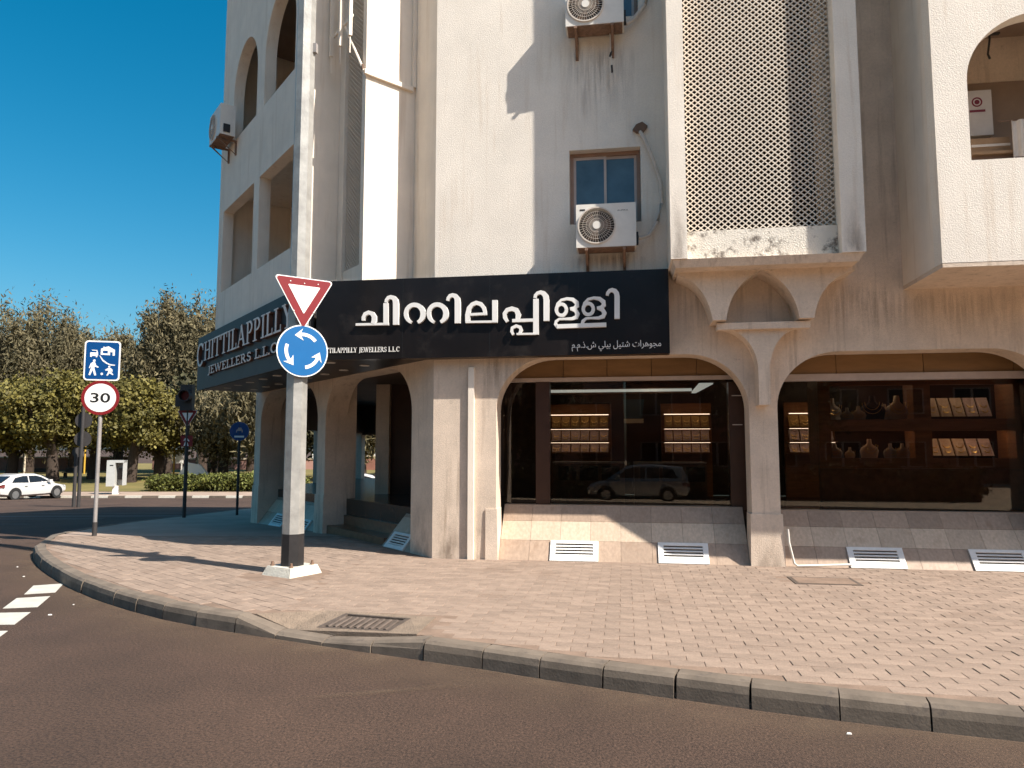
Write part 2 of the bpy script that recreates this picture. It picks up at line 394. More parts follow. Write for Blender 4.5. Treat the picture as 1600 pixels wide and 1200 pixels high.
# manhole slab set in the dropped kerb
hole_poly = [(-2.68, 6.14), (-1.95, 5.93), (-1.86, 6.25), (-2.50, 6.36)]
ring_poly = [(-2.9, 6.12), (-1.66, 5.75), (-1.66, 6.34), (-2.72, 6.44)]
def slz(x, y): t = min(1, max(0, (y - (5.95 - .29*(x+2.3))) / .36)); k = kh(x, 6)+.002; return k + (.155-k)*t
mb = MB(); n4 = 4
mb.prism([(-3.3, 6.24), (-2.9, 6.12), (-2.72, 6.44)], lambda x, y: (x, y, .15 if x < -3 else slz(x, y)), lambda x, y: (x, y, -.02))
for k in range(n4):
    a, b, c, d = ring_poly[k], ring_poly[(k+1) % n4], hole_poly[(k+1) % n4], hole_poly[k]
    mb.hexa([(*a, -.02), (*b, -.02), (*c, -.02), (*d, -.02)] + [(*q, slz(*q)) for q in (a, b, c, d)])
cover = thing('manhole_cover', 'rectangular ribbed iron manhole cover in a concrete surround at the dropped kerb', 'manhole cover', (-2.3, 6.15, .1))
mb.build('surround', 'old_concrete', cover)
h = [Vector((*q, slz(*q) - .012)) for q in hole_poly]
m = MB(); m.hexa([tuple(q - Vector((0, 0, .05))) for q in h] + [tuple(q) for q in h]); m.build('lid', 'cast_iron', cover)
fr = MB()
for k in range(4):
    a, b = h[k], h[(k+1) % 4]; c = sum(h, Vector())/4
    ia, ib = a.lerp(c, .12), b.lerp(c, .12); up = Vector((0, 0, .014))
    fr.hexa([tuple(v) for v in (a, b, ib, ia)] + [tuple(v+up) for v in (a, b, ib, ia)])
fr.build('frame', 'cast_iron', cover)
for k in range(9):
    t = .1 + .8*k/8; a = h[0].lerp(h[1], t); b = h[3].lerp(h[2], max(0, t-.06)); a2 = a.lerp(b, .16); b2 = a.lerp(b, .84)
    q = MB(); w = Vector((.018, -.005, 0)); up = Vector((0, 0, .012))
    q.hexa([tuple(v) for v in (a2-w, a2+w, b2+w, b2-w)] + [tuple(v+up) for v in (a2-w*.6, a2+w*.6, b2+w*.6, b2-w*.6)]); q.build('rib', 'cast_iron', cover)
small = thing('access_cover', 'small worn access cover flush in the pavers in front of the right shop window', 'manhole cover', (2.21, 8.71, .15))
MB().box((1.88, 8.53, .10), (2.5, 8.9, .155)).build('lid', 'paving_base', small)
MB().box((1.84, 8.49, .10), (2.54, 8.94, .153)).build('frame', 'cast_iron', small)
# pavers
def inside(p, poly):
    c = False; n = len(poly)
    for i in range(n):
        (x1, y1), (x2, y2) = poly[i], poly[i-1]
        if (y1 > p[1]) != (y2 > p[1]) and p[0] < (x2-x1)*(p[1]-y1)/(y2-y1)+x1: c = not c
    return c
def cham(p): return (p[0]+2.6)*S2 + (p[1]-9.7)*S2 > -.02 and p[1] > 9.7 - 1e-3 or p[1] > 9.69 and p[0] > -2.62
pl_area = near[:]
lines = []
PL, PW = .232, .116
def try_paver(cx, cy, ang, region):
    c, s_ = math.cos(ang), math.sin(ang); cs = []
    for u, v in ((-1, -1), (1, -1), (1, 1), (-1, 1)):
        cs.append((cx + c*u*PL/2 - s_*v*PW/2, cy + s_*u*PL/2 + c*v*PW/2))
    for q in cs:
        if not inside(q, pl_area) or cham(q) or inside(q, slab_poly): return
        if abs(q[0]+3.93) < .36 and abs(q[1]-8.25) < .33: return
        if 1.84 < q[0] < 2.54 and 8.49 < q[1] < 8.94: return
    lines.append((cx, cy, ang))
def split(x, y): return x > -3.15 - (y-6.2)*.12     # straight courses right of this line, courses along the curve left of it
y = 4.2; row = 0
while y < 9.9:
    x = -4.2 + (row % 2)*PL/2
    while x < 9.0:
        if split(x, y): try_paver(x, y, 0, 0)
        x += PL + .0045
    y += PW + .0045; row += 1
an = R_(-33); ca, sa = math.cos(an), math.sin(an); row = 0; v = -3.5
while v < 6.5:
    u = -9 + (row % 2)*PL/2
    while u < 6:
        x, y = -5.5 + ca*u - sa*v, 9.0 + sa*u + ca*v
        if not split(x - .06, y) and x*FX + y*FY < 12.4: try_paver(x, y, an, 1)
        u += PL + .0045
    v += PW + .0045; row += 1
def in_view(x, y):
    dx, dy = x, y; d = dx*FX + dy*FY; r = dx*FY - dy*FX
    return d > .5 and abs(r/d) < .73 and (1.48/d) < .46
lines.sort(key=lambda q: (0 if in_view(q[0], q[1]) else 1, q[0]**2 + q[1]**2))
def paver_pts(tilt=(0, 0, 0)):
    a, b = PL/2, PW/2; e = .0028
    lo = [(-a, -b), (a, -b), (a, b), (-a, b)]; hi = [(-a+e, -b+e), (a-e, -b+e), (a-e, b-e), (-a+e, b-e)]
    return [(x, y, -.03) for x, y in lo] + [(x, y, -.003) for x, y in lo] + [(x, y, tilt[0]*x+tilt[1]*y+tilt[2]) for x, y in hi]
PFACES = [(0,1,5,4),(1,2,6,5),(2,3,7,6),(3,0,4,7),(4,5,9,8),(5,6,10,9),(6,7,11,10),(7,4,8,11),(8,9,10,11)]
pm = []
for k in range(6):
    me = bpy.data.meshes.new('paver'); t = (random.uniform(-.008, .008), random.uniform(-.012, .012), random.uniform(-.0005, .0005))
    me.from_pydata(paver_pts(t), [], PFACES); me.materials.append(MATS['paver']); pm.append(me)
def pz(): return .15 + random.uniform(-.002, .002)
for x, y, a in lines[:300]:
    o = bpy.data.objects.new('paver', random.choice(pm)); COL.objects.link(o); o.parent = pav; o.location = (x, y, pz()); o.rotation_euler = (0, 0, a + random.uniform(-.008, .008))
V = []; F = []
for x, y, a in lines[300:]:
    c, s_ = math.cos(a), math.sin(a); z = pz(); b = len(V)
    for p in paver_pts((random.uniform(-.008, .008), random.uniform(-.012, .012), 0)): V.append((x + c*p[0] - s_*p[1], y + s_*p[0] + c*p[1], z + p[2]))
    F += [[b+i for i in f] for f in PFACES]
me = bpy.data.meshes.new('paver_field'); me.from_pydata(V, [], F); me.materials.append(MATS['paver'])
o = bpy.data.objects.new('paver_field', me); COL.objects.link(o); o.parent = pav; o['kind'] = 'stuff'
# dusty gutter along the kerb and a pale scuff on the asphalt
out0, out1 = inset(KN, -.012), None
gr, fd = [], []
for w, f in ((-.012, 1.0), (-.10, .8), (-.30, .45), (-.75, 0.0)):
    gr.append([(x, y, .0035) for x, y in inset(KN, w)]); fd.append([f]*len(KN))
dst = fade_sheet('gutter_dust', gr, fd, 'road_dust'); dst['kind'] = 'stuff'
sc_ = fade_sheet('tyre_scuff', [[(-2.35, 4.55, .0045), (-1.75, 4.85, .0045), (-1.2, 5.1, .0045)], [(-2.3, 4.5, .0045), (-1.70, 4.80, .0045), (-1.15, 5.05, .0045)], [(-2.25, 4.45, .0045), (-1.65, 4.75, .0045), (-1.1, 5.0, .0045)]], [[0, 0, 0], [0, .9, .3], [0, 0, 0]], 'road_dust'); sc_['kind'] = 'stuff'
# road markings: give-way dashes and worn crossing lines
D = [[(-6.98, 7.82), (-6.73, 8.0), (-6.41, 7.5), (-6.67, 7.35)], [(-6.58, 7.15), (-6.3, 7.3), (-6.0, 6.79), (-6.3, 6.68)],
     [(-6.19, 6.49), (-5.88, 6.57), (-5.62, 6.1), (-5.91, 6.04)], [(-5.8, 5.82), (-5.48, 5.88), (-5.24, 5.42), (-5.54, 5.37)], [(-5.42, 5.15), (-5.1, 5.2), (-4.86, 4.74), (-5.16, 4.7)]]
for q in D:
    struct(MB().prism_xy(q, .0005, .004).build('road_marking', 'road_paint'))
for r0, r1, d0, w in ((-19, -11.5, 20.0, .16), (-17.5, -9.6, 21.6, .3), (-16, -9.6, 23.6, .14), (-21, -12, 17.6, .12)):
    m = MB(); P4 = [gpz(r0, d0, .005), gpz(r1, d0 + .5, .005), gpz(r1, d0 + .5 + w, .005), gpz(r0, d0 + w, .005)]
    struct(m.face(P4).build('road_marking', 'worn_paint'))
for x, y in ((-7.6, 8.35), (-5.72, 6.95), (-5.6, 6.5), (1.25, 4.55), (-8.3, 9.0)):
    m = MB(); a = random.uniform(0, 3); l = random.uniform(.012, .03)
    m.hexa([(x + l*math.cos(a+k*1.57), y + l*.6*math.sin(a+k*1.57), .001) for k in range(4)] + [(x + l*.7*math.cos(a+k*1.57), y + l*.4*math.sin(a+k*1.57), .008) for k in range(4)])
    tag(m.build('paper_scrap', 'litter'), 'tiny pale scrap of litter lying on the asphalt near the kerb', 'litter', 'litter scraps on the road')
# unseen pale ground behind the viewpoint, added to bounce warm light onto the facade
struct(MB().prism([gp(-70, -150), gp(70, -150), gp(70, -5), gp(-70, -5)], lambda x, y: (x, y, gz(x, y)+.012), lambda x, y: (x, y, gz(x, y)+.004)).build('bounce_ground', 'bounce_paving')) if False else None
for a, b in ((-4.0, -13.8), (-13.8, -120)):
    struct(MB().face([(*gp(-90, a), gz(*gp(0, a))+.012), (*gp(-90, b), gz(*gp(0, b))+.012), (*gp(90, b), gz(*gp(0, b))+.012), (*gp(90, a), gz(*gp(0, a))+.012)]).build('bounce_ground', 'bounce_paving'))
# far side of the street
fz = gz(*gp(0, 50))
m = MB(); m.prism([gp(-130, 43.6), gp(60, 43.6), gp(60, 48), gp(-130, 48)], lambda x, y: (x, y, fz+.13), lambda x, y: (x, y, fz-.1)); struct(m.build('far_pavement', 'pavement_far'))
m = MB(); m.face([(*gp(-160, 47.9), fz+.15), (*gp(90, 47.9), fz+.15), (*gp(90, 62), fz+.32), (*gp(-160, 62), fz+.32)]); m.face([(*gp(-160, 62), fz+.32), (*gp(90, 62), fz+.32), (*gp(120, 130), fz+.32), (*gp(-220, 130), fz+.32)])
struct(m.build('park_lawn', 'lawn'))
kb2 = MB(); kb2.prism([gp(-130, 43.46), gp(60, 43.46), gp(60, 43.6), gp(-130, 43.6)], lambda x, y: (x, y, fz+.05), lambda x, y: (x, y, fz-.1)); fk = struct(kb2.build('far_kerb', 'old_concrete'))
r = -40.0; k = 0
while r < 8:
    m = MB(); a0, b0, c0, d0 = gp(r, 43.38), gp(r+.97, 43.38), gp(r+.97, 43.61), gp(r, 43.61)
    m.hexa([(*q, fz-.03) for q in (a0, b0, c0, d0)] + [(*q, fz+.15) for q in (a0, b0, c0, d0)])
    m.build('kerbstone', 'white_concrete' if k % 2 else 'kerb_concrete', fk); r += 1.0; k += 1
# ================================================================ the corner building
B = thing('corner_building', 'white plastered corner building with arched arcade, lattice bays and arched balconies', 'building', (-2.6, 9.7, .15))
ZT = 13.2
def rect_wall(mb, x0, x1, z0, z1, y0, y1, holes=()):
    xs = sorted({x0, x1, *[h[0] for h in holes], *[h[1] for h in holes]}); zs = sorted({z0, z1, *[h[2] for h in holes], *[h[3] for h in holes]})
    def hol(x, z): return any(h[0] < x < h[1] and h[2] < z < h[3] for h in holes)
    for a, b in zip(xs, xs[1:]):
        for c, d in zip(zs, zs[1:]):
            if hol((a+b)/2, (c+d)/2): continue
            mb.face([(a, y0, c), (b, y0, c), (b, y0, d), (a, y0, d)]); mb.face([(a, y1, c), (a, y1, d), (b, y1, d), (b, y1, c)])
    for a, b, c, d in list(holes) + [(x0, x1, z0, z1)]:
        mb.face([(a, y0, c), (a, y0, d), (a, y1, d), (a, y1, c)]); mb.face([(b, y0, c), (b, y1, c), (b, y1, d), (b, y0, d)])
        mb.face([(a, y0, c), (a, y1, c), (b, y1, c), (b, y0, c)]); mb.face([(a, y0, d), (b, y0, d), (b, y1, d), (a, y1, d)])
    return mb
def curve_top(a, b, zs, zt, rx, n=14):
    L_ = [(a + rx - rx*math.cos(k*math.pi/2/n), zs + (zt-zs)*math.sin(k*math.pi/2/n)) for k in range(n+1)]
    return L_ + [(a + b - x, z) for x, z in reversed(L_)]
def spandrel(mb, a, b, zs, zt, ztop, y0, y1, rx):
    c = [p for k, p in enumerate(curve_top(a, b, zs, zt, rx)) if k == 0 or math.dist(p, curve_top(a, b, zs, zt, rx)[k-1]) > 1e-6]
    for (x, z), (x2, z2) in zip(c, c[1:]):
        mb.face([(x, y0, z), (x2, y0, z2), (x2, y0, ztop), (x, y0, ztop)]); mb.face([(x, y1, z), (x, y1, ztop), (x2, y1, ztop), (x2, y1, z2)])
        mb.face([(x, y0, z), (x, y1, z), (x2, y1, z2), (x2, y0, z2)])
    mb.face([(a, y0, ztop), (b, y0, ztop), (b, y1, ztop), (a, y1, ztop)])
    mb.face([(a, y0, zs), (a, y0, ztop), (a, y1, ztop), (a, y1, zs)]); mb.face([(b, y0, zs), (b, y1, zs), (b, y1, ztop), (b, y0, ztop)])
    return mb
ZS, ZA, ZB = 2.15, 2.87, 3.02    # springing, arch crown, top of the arcade storey
DEP = 10.08
# front arcade
FRONT = [(-1.72, 1.60), (1.95, 5.27), (5.62, 8.94)]
for a, b in FRONT: spandrel(MB(), a, b, ZS, ZA, ZB, 9.7, DEP, .78).build('arch', 'plaster_dirty', B, smooth=30)
def column(x0, x1, y0, y1, xf=None, zlo=.10, base=True):
    m = MB(xf); m.box((x0, y0, zlo), (x1, y1, ZB))
    c = m.build('column', 'plaster_dirty', B)
    if base:
        q = MB(xf); e = .035
        q.hexa([(x0-e, y0-e, zlo), (x1+e, y0-e, zlo), (x1+e, y1-.1, zlo), (x0-e, y1-.1, zlo), (x0-e*.6, y0-e*.5, .80), (x1+e*.6, y0-e*.5, .80), (x1+e*.6, y1-.1, .80), (x0-e*.6, y1-.1, .80)])
        q.build('column_base', 'plaster_dirty', c)
    return c
column(1.60, 1.95, 9.7, DEP); column(5.27, 5.62, 9.7, DEP); column(8.94, 9.4, 9.7, DEP)
# corner pier: front face plus the first face of the chamfer
pier = MB(); pier.prism_xy([(-2.6, 9.7), (-1.72, 9.7), (-1.72, DEP), (-2.30, DEP+.3), (-2.6-.62*S2+.5, 9.7+.62*S2+.5), (-2.6-.62*S2, 9.7+.62*S2)], .10, ZB)
pier.build('corner_pier', 'plaster_dirty', B)
MB().hexa([(-1.86, 9.665, .1), (-1.69, 9.665, .1), (-1.69, DEP-.05, .1), (-1.86, DEP-.05, .1), (-1.86, 9.68, .82), (-1.705, 9.68, .82), (-1.705, DEP-.05, .82), (-1.86, DEP-.05, .82)]).build('pier_base', 'plaster_dirty', B)
dp = MB(); dp.box((-2.10, 9.648, .12), (-2.02, 9.698, 2.74)); dp.build('drain_pipe', 'plaster', B)
# chamfer arcade
CHAM = [(-3.88, -.62), (-7.66, -4.26)]
for a, b in CHAM: spandrel(MB(CHF), a, b, ZS, ZA, ZB, 0, .42, .78).build('arch', 'plaster_dirty', B, smooth=30)
column(-4.26, -3.88, 0, .60, CHF, -.12); column(-8.06, -7.66, 0, .60, CHF, -.35)
# upper front wall with the two windows
W1 = (-.70, .27, 4.69, 5.74); W2 = (-.70, .27, 7.62, 8.68); W3 = (-.70, .27, 10.55, 11.6)
m = MB(); rect_wall(m, -2.6, .6, ZB, ZT, 9.7, 9.95, [W1, W2, W3]); m.build('front_wall', 'plaster_rough', B)
m = MB(); rect_wall(m, .6, 9.4, ZB, ZT, 9.701, 9.95, [(.82, 2.58, 4.4, 10.2), (3.7, 5.5, 4.9, 6.3), (3.7, 5.5, 8.2, 9.6)]); m.build('front_wall', 'plaster_dirty', B)
def slide_window(w):
    x0, x1, z0, z1 = w; f = MB(); y0, y1 = 9.83, 9.90
    rect_wall(f, x0+.003, x1-.003, z0+.003, z1-.003, y0, y1, [(x0+.05, x1-.05, z0+.05, z1-.05)]); win = f.build('window', 'frame_brown', B)
    xm = (x0+x1)/2
    for a, b, yy in ((x0+.05, xm+.02, 9.845), (xm-.02, x1-.05, 9.868)):
        s_ = MB(); rect_wall(s_, a, b, z0+.05, z1-.05, yy, yy+.02, [(a+.035, b-.035, z0+.09, z1-.09)]); s_.build('sash', 'frame_alu', win)
        MB().box((a+.03, yy+.006, z0+.085), (b-.03, yy+.012, z1-.085)).build('pane', 'window_blue', win)
for w in (W1, W2, W3): slide_window(w)
# upper chamfer wall
m = MB(CHF); m.box((-.65, 0, ZB), (0, .3, ZT)); m.build('chamfer_wall', 'plaster', B)
# lattice screens: diamonds of crossed bars clipped to a rectangle
def lattice(mb, x0, x1, z0, z1, y0, y1, px, pz_, w):
    k = pz_/px; c = z0 - k*(x1-x0)
    for sgn in (1, -1):
        c = z0 - k*(x1-x0) - pz_
        while c < z1 + pz_:
            # line z = c + k*(x-x0) or mirrored
            t0 = max(0, (z0-c)/k); t1 = min(x1-x0, (z1-c)/k)
            if t1 - t0 > .02:
                pts = [(x0+t if sgn > 0 else x1-t, c + k*t) for t in (t0, t1)]
                yy = (0, .003)[sgn < 0]
                mb.ribbon([(*pts[0], w), (*pts[1], w)], y0+yy, y1-yy)
            c += pz_
    return mb
# front lattice bay
Y0 = 8.95
bay = MB(); bay.box((.6, Y0, 3.96), (.80, 9.70, ZT)); bay.build('bay_jamb', 'plaster_rough', B)
bay = MB(); bay.box((2.60, Y0, 3.96), (2.87, 9.70, ZT)); bay.build('bay_jamb', 'plaster_rough', B)
MB().box((.803, Y0+.14, 3.965), (2.597, 9.30, 4.34)).build('bay_sill', 'plaster_mildew', B)
MB().box((.803, Y0+.03, 10.2), (2.597, 9.30, ZT)).build('bay_head', 'plaster_rough', B)
o = lattice(MB(), .803, 2.597, 4.34, 10.2, Y0+.20, Y0+.225, .0835, .0715, .0120).build('lattice', 'lattice_cement', B); o['kind'] = 'stuff'
MB().box((.75, 10.9, 4.0), (2.7, 11.0, 10.5)).build('shaft_wall', 'shaft_painted_shade', B)
MB().box((.803, 9.31, 4.28), (2.597, 10.9, 4.33)).build('shaft_floor', 'shaft_painted_shade', B)
MB().hexa([(.66, Y0+.06, 3.86), (2.80, Y0+.06, 3.86), (2.80, 9.69, 3.86), (.66, 9.69, 3.86), (.62, Y0+.02, 3.958), (2.85, Y0+.02, 3.958), (2.85, 9.69, 3.958), (.62, 9.69, 3.958)]).build('bay_slab', 'plaster_dirty', B)
# tulip corbel
def qc(p0, p1, p2, n=10): return [((1-t)**2*p0[0]+2*t*(1-t)*p1[0]+t*t*p2[0], (1-t)**2*p0[1]+2*t*(1-t)*p1[1]+t*t*p2[1]) for t in [k/n for k in range(n+1)]]
ax = 1.68
poly = [(.68, 3.858), (.68, 3.76)] + qc((.68, 3.76), (1.02, 3.66), (1.09, 3.19))[1:] + [(1.25, 3.19)] + qc((1.25, 3.19), (1.30, 3.62), (ax, 3.80))[1:] + qc((ax, 3.80), (2.05, 3.62), (2.10, 3.19))[1:] + [(2.27, 3.19)] + qc((2.27, 3.19), (2.34, 3.66), (2.76, 3.76))[1:] + [(2.76, 3.858)]
MB().prism_xz([(x*1.030, 1.63 + (z-1.63)*1.030 - (.055 if z > 3.8 else 0)) for x, z in poly], 9.27, 9.698).build('corbel', 'plaster_dirty', B, smooth=30)
MB().box((1.16, 9.45, 3.20), (2.2, 9.697, 3.80)).build('niche_back', 'plaster_inner', B) if False else None
poly = [(1.19, 3.27), (1.19, 3.16)] + qc((1.19, 3.16), (1.60, 3.10), (1.66, 2.66))[1:] + [(1.66, 2.17), (1.80, 2.17), (1.80, 2.66)] + qc((1.80, 2.66), (1.86, 3.10), (2.26, 3.16))[1:] + [(2.26, 3.27)]
MB().prism_xz([(x*1.013, min(1.63+(z-1.63)*1.013, 3.20)) for x, z in poly], 9.43, 9.699).build('corbel_stem', 'plaster_dirty', B, smooth=30)
MB().box((1.185, 9.36, 3.13), (2.31, 9.50, 3.215)).build('corbel_shelf', 'plaster_dirty', B)
# front balcony block
def balcony(xf, x0, x1, y0, y1, zb, rows, mname, tip=None):
    m = MB(xf); holes = []
    zc = zb
    for (z0, zs, zt, zn, ops, kind) in rows:      # storey: sill, springing, crown, top, openings
        rect_wall(MB(xf), x0, x1, zc, z0, y0, y0+.2).build('parapet', mname, B)
        ed = [x0] + [e for op in ops for e in op] + [x1]
        for a, b in zip(ed[::2], ed[1::2]): MB(xf).box((a, y0, z0), (b, y0+.2, zn)).build('balcony_pier', mname, B)
        for a, b in ops:
            if kind == 'arch': spandrel(MB(xf), a, b, zs, zt, zn, y0, y0+.2, (b-a)/2).build('balcony_arch', mname, B, smooth=30)
            else: MB(xf).box((a, y0, zt), (b, y0+.2, zn)).build('balcony_lintel', mname, B)
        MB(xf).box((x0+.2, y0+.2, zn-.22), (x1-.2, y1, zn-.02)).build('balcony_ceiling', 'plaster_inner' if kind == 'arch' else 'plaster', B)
        MB(xf).box((x0+.2, y0+.2, zc+.05), (x1-.2, y1, zc+.2)).build('balcony_floor', 'plaster', B)
        zc = zn
    MB(xf).box((x0, y0, zc), (x1, y0+.2, ZT)).build('balcony_wall', mname, B)
    for a, b in ((x0, x0+.2), (x1-.2, x1)): MB(xf).box((a, y0+.201, zb), (b, y1, ZT)).build('balcony_side', 'plaster', B)
    MB(xf).box((x0+.003, y0+.003, zb-.05), (x1-.003, y1, zb-.002)).build('balcony_soffit', 'plaster_dirty', B)
balcony(None, 3.53, 8.1, 8.55, 9.70, 3.69, [(4.85, 5.78, 6.54, 7.1, [(3.89, 5.53), (6.0, 7.64)], 'arch'), (8.25, 9.18, 9.94, 10.5, [(3.89, 5.53), (6.0, 7.64)], 'arch')], 'plaster_rough')
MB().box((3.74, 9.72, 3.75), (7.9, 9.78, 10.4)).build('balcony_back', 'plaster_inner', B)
# chamfer balcony block (two square openings below, two arches above)
balcony(CHF, -6.6, -1.6, -1.3, .1, 3.62, [(4.74, 5.5, 6.40, 7.0, [(-6.28, -4.24), (-3.92, -1.95)], 'rect'), (7.66, 8.55, 9.45, 10.3, [(-5.80, -4.24), (-3.80, -2.24)], 'arch')], 'plaster')
m = MB(CHF); rect_wall(m, -8.2, -.65, ZB, ZT, .1, .35, [(-5.9, -4.5, 4.2, 6.0), (-3.6, -2.2, 4.2, 6.0), (-5.6, -4.4, 7.4, 9.2), (-3.6, -2.4, 7.4, 9.2)]); m.build('chamfer_wall', 'plaster', B)
for a, b, c, d in ((-5.9, -4.5, 4.2, 6.0), (-3.6, -2.2, 4.2, 6.0), (-5.6, -4.4, 7.4, 9.2), (-3.6, -2.4, 7.4, 9.2)):
    f = MB(CHF); rect_wall(f, a+.002, b-.002, c, d-.002, .14, .2, [(a+.06, b-.06, c+.06, d-.06)]); wn_ = f.build('balcony_door', 'frame_brown', B)
    MB(CHF).box((a+.05, .16, c+.05), (b-.05, .17, d-.05)).build('pane', 'car_glass', wn_)
# chamfer lattice shaft
MB(CHF).box((-.77, -.80, ZB), (-.65, .1, ZT)).build('bay_jamb', 'plaster', B)
MB(CHF).box((-1.598, -.80, ZB), (-1.40, .1, ZT)).build('bay_jamb', 'plaster', B)
MB(CHF).box((-1.398, -.78, ZB), (-.772, .1, 4.26)).build('bay_sill', 'plaster', B)
MB(CHF).box((-1.398, -.78, 10.4), (-.772, .1, ZT)).build('bay_head', 'plaster', B)
o = lattice(MB(CHF), -1.398, -.772, 4.26, 10.4, -.75, -.742, .0835, .0715, .0095).build('lattice', 'lattice_cement', B); o['kind'] = 'stuff'
MB(CHF).box((-1.398, -.12, 4.26), (-.772, -.08, 10.4)).build('shaft_wall', 'shaft_painted_shade', B)
# returns, roof and the unseen sides
m = MB(); m.prism_xy([(-2.6, 9.95), (9.4, 9.95), (9.4, 22), (-8.4, 22), (-8.40, 15.75), (-8.40+.25, 15.75-.25)], ZT-.3, ZT); m.build('roof', 'plaster', B)
MB().box((9.15, 9.951, .1), (9.4, 22, ZT-.3)).build('side_wall', 'plaster', B)
m = MB(); rect_wall(m, -8.4, 9.4, ZB, ZT-.3, 21.75, 22); m.build('rear_wall', 'plaster', B)
m = MB(); m.box((-8.399, 15.75, ZB), (-8.15, 21.75, ZT-.3)); m.build('side_wall', 'plaster', B)
# arcade floor, ceiling, core
fl = [(-1.80, 10.10), (9.1, 10.10), (9.1, 21.7), (-8.3, 21.7), (-8.3, 16.2), (-2.6+.35-.45, 9.7+.45+.35)]
MB().prism_xy([(-1.72, 10.34), (9.1, 10.34), (9.1, 21.7), (-8.2, 21.7), (-8.2, 15.9), (-5.35, 13.05), (-3.85, 11.55), (-2.75, 10.45)], .1, .72).build('arcade_floor', 'shop_floor', B)
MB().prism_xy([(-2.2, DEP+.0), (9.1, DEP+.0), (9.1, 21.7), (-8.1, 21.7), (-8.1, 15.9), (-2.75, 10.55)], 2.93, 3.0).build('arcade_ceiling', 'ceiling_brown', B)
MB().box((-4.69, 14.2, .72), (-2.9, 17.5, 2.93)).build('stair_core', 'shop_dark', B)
MB(CHF).box((-3.9, 2.2, .1), (-3.5, 2.6, 2.93)).build('pillar', 'plaster_inner', B) if False else MB().box((-4.98, 14.1, .1), (-4.70, 14.3, 2.93)).build('pillar', 'plaster_dirty', B)
MB().box((-8.2, 21.3, 2.05), (9.1, 21.7, 2.93)).build('rear_lintel', 'ceiling_brown', B)
MB().box((-8.2, 16.0, 2.1), (-7.9, 21.3, 2.93)).build('side_lintel', 'ceiling_brown', B)
for x, y in ((-8.1, 21.4), (-4.6, 21.4), (-8.1, 18.6)): MB().box((x-.15, y-.15, -.6), (x+.15, y+.15, 2.93)).build('column', 'plaster_dirty', B)
# sloped marble plinths with tiles and louvre vents
def plinth(xf, x0, x1, y0, y1, z1, vents, zlo=.12, tiles=True):
    bs = MB(xf); bs.hexa([(x0, y0+.02, zlo-.3), (x1, y0+.02, zlo-.3), (x1, y1+.1, zlo-.3), (x0, y1+.1, zlo-.3), (x0, y0+.02, zlo), (x1, y0+.02, zlo), (x1, y1+.1, zlo), (x0, y1+.1, zlo)])
    P = MB(xf); P.prism([(y0+.02, zlo), (y1+.02, z1-.02), (y1+.1, z1-.02), (y1+.1, zlo)], lambda y, z: (x0, y, z), lambda y, z: (x1, y, z))
    pl = P.build('plinth', 'old_concrete', B)
    n = max(2, round((x1-x0)/.40)); rows = [(0, .37), (.37, .71), (.71, 1.0)]
    dy, dz = y1-y0, z1-zlo; ln = math.hypot(dy, dz); ny, nz = -dz/ln, dy/ln
    def pt(x, t, h): return (x, y0 + dy*t + ny*h, zlo + dz*t + nz*h)
    for ri, (ta, tb) in enumerate(rows):
        for k in range(n):
            a = x0 + (x1-x0)*k/n + .0015; b = x0 + (x1-x0)*(k+1)/n - .0015; h = .012 + random.uniform(-.0012, .0012); e = .002
            q = MB(xf); q.hexa([pt(a, ta+e, -.012), pt(b, ta+e, -.012), pt(b, tb-e, -.012), pt(a, tb-e, -.012), pt(a, ta+e, h), pt(b, ta+e, h), pt(b, tb-e, h), pt(a, tb-e, h)])
            q.build('tile', 'marble' if ri == 1 else 'marble_grey', pl)
    cap = MB(xf); cap.box((x0, y1-.01, z1-.012), (x1, y1+.2, z1+.012)); cap.build('sill_slab', 'marble_grey', pl)
    for (va, vb) in vents:
        ta, tb = .02, .36
        f = MB(xf); t0, t1, w = ta, tb, .07
        def bar(a, b, c, d, h0, h1): f.hexa([pt(a, c, h0), pt(b, c, h0), pt(b, d, h0), pt(a, d, h0), pt(a, c, h1), pt(b, c, h1), pt(b, d, h1), pt(a, d, h1)])
        bar(va, va+w, ta, tb, .012, .035); bar(vb-w, vb, ta, tb, .012, .035); bar(va+w, vb-w, ta, ta+.075, .012, .035); bar(va+w, vb-w, tb-.05, tb, .012, .035)
        v = f.build('vent', 'vent_white', pl)
        f = MB(xf); bar(va+w, vb-w, ta+.075, tb-.05, .0125, .0145); f.build('vent_void', 'dark_void', v) if False else f.build('vent_back', 'dark_void', pl)
        for k in range(4):
            t = ta + .085 + (tb-ta-.135)*k/4; f = MB(xf)
            f.hexa([pt(va+w, t, .018), pt(vb-w, t, .018), pt(vb-w, t+.012, .018), pt(va+w, t+.012, .018), pt(va+w, t, .034), pt(vb-w, t, .034), pt(vb-w, t+.030, .026), pt(va+w, t+.030, .026)])
            f.build('louvre', 'vent_white', pl)
    return pl
plinth(None, -1.69, 1.565, 9.72, 10.25, .83, [(-1.0, -.36), (.42, 1.06)])
plinth(None, 1.985, 5.235, 9.72, 10.25, .80, [(2.77, 3.43), (4.2, 4.86)])
plinth(None, 5.655, 8.905, 9.72, 10.25, .80, [(6.4, 7.0)])
plinth(CHF, -1.55, -.62, .0, .55, .74, [(-1.45, -.85)])
plinth(CHF, -7.62, -4.30, .0, .55, .70, [(-6.9, -6.2), (-5.6, -4.9)], zlo=-.02)
for k in range(3): MB(CHF).box((-3.84, .05+.32*k, -.05), (-1.57, .9, .26+.17*k)).build('step', 'granite', B)
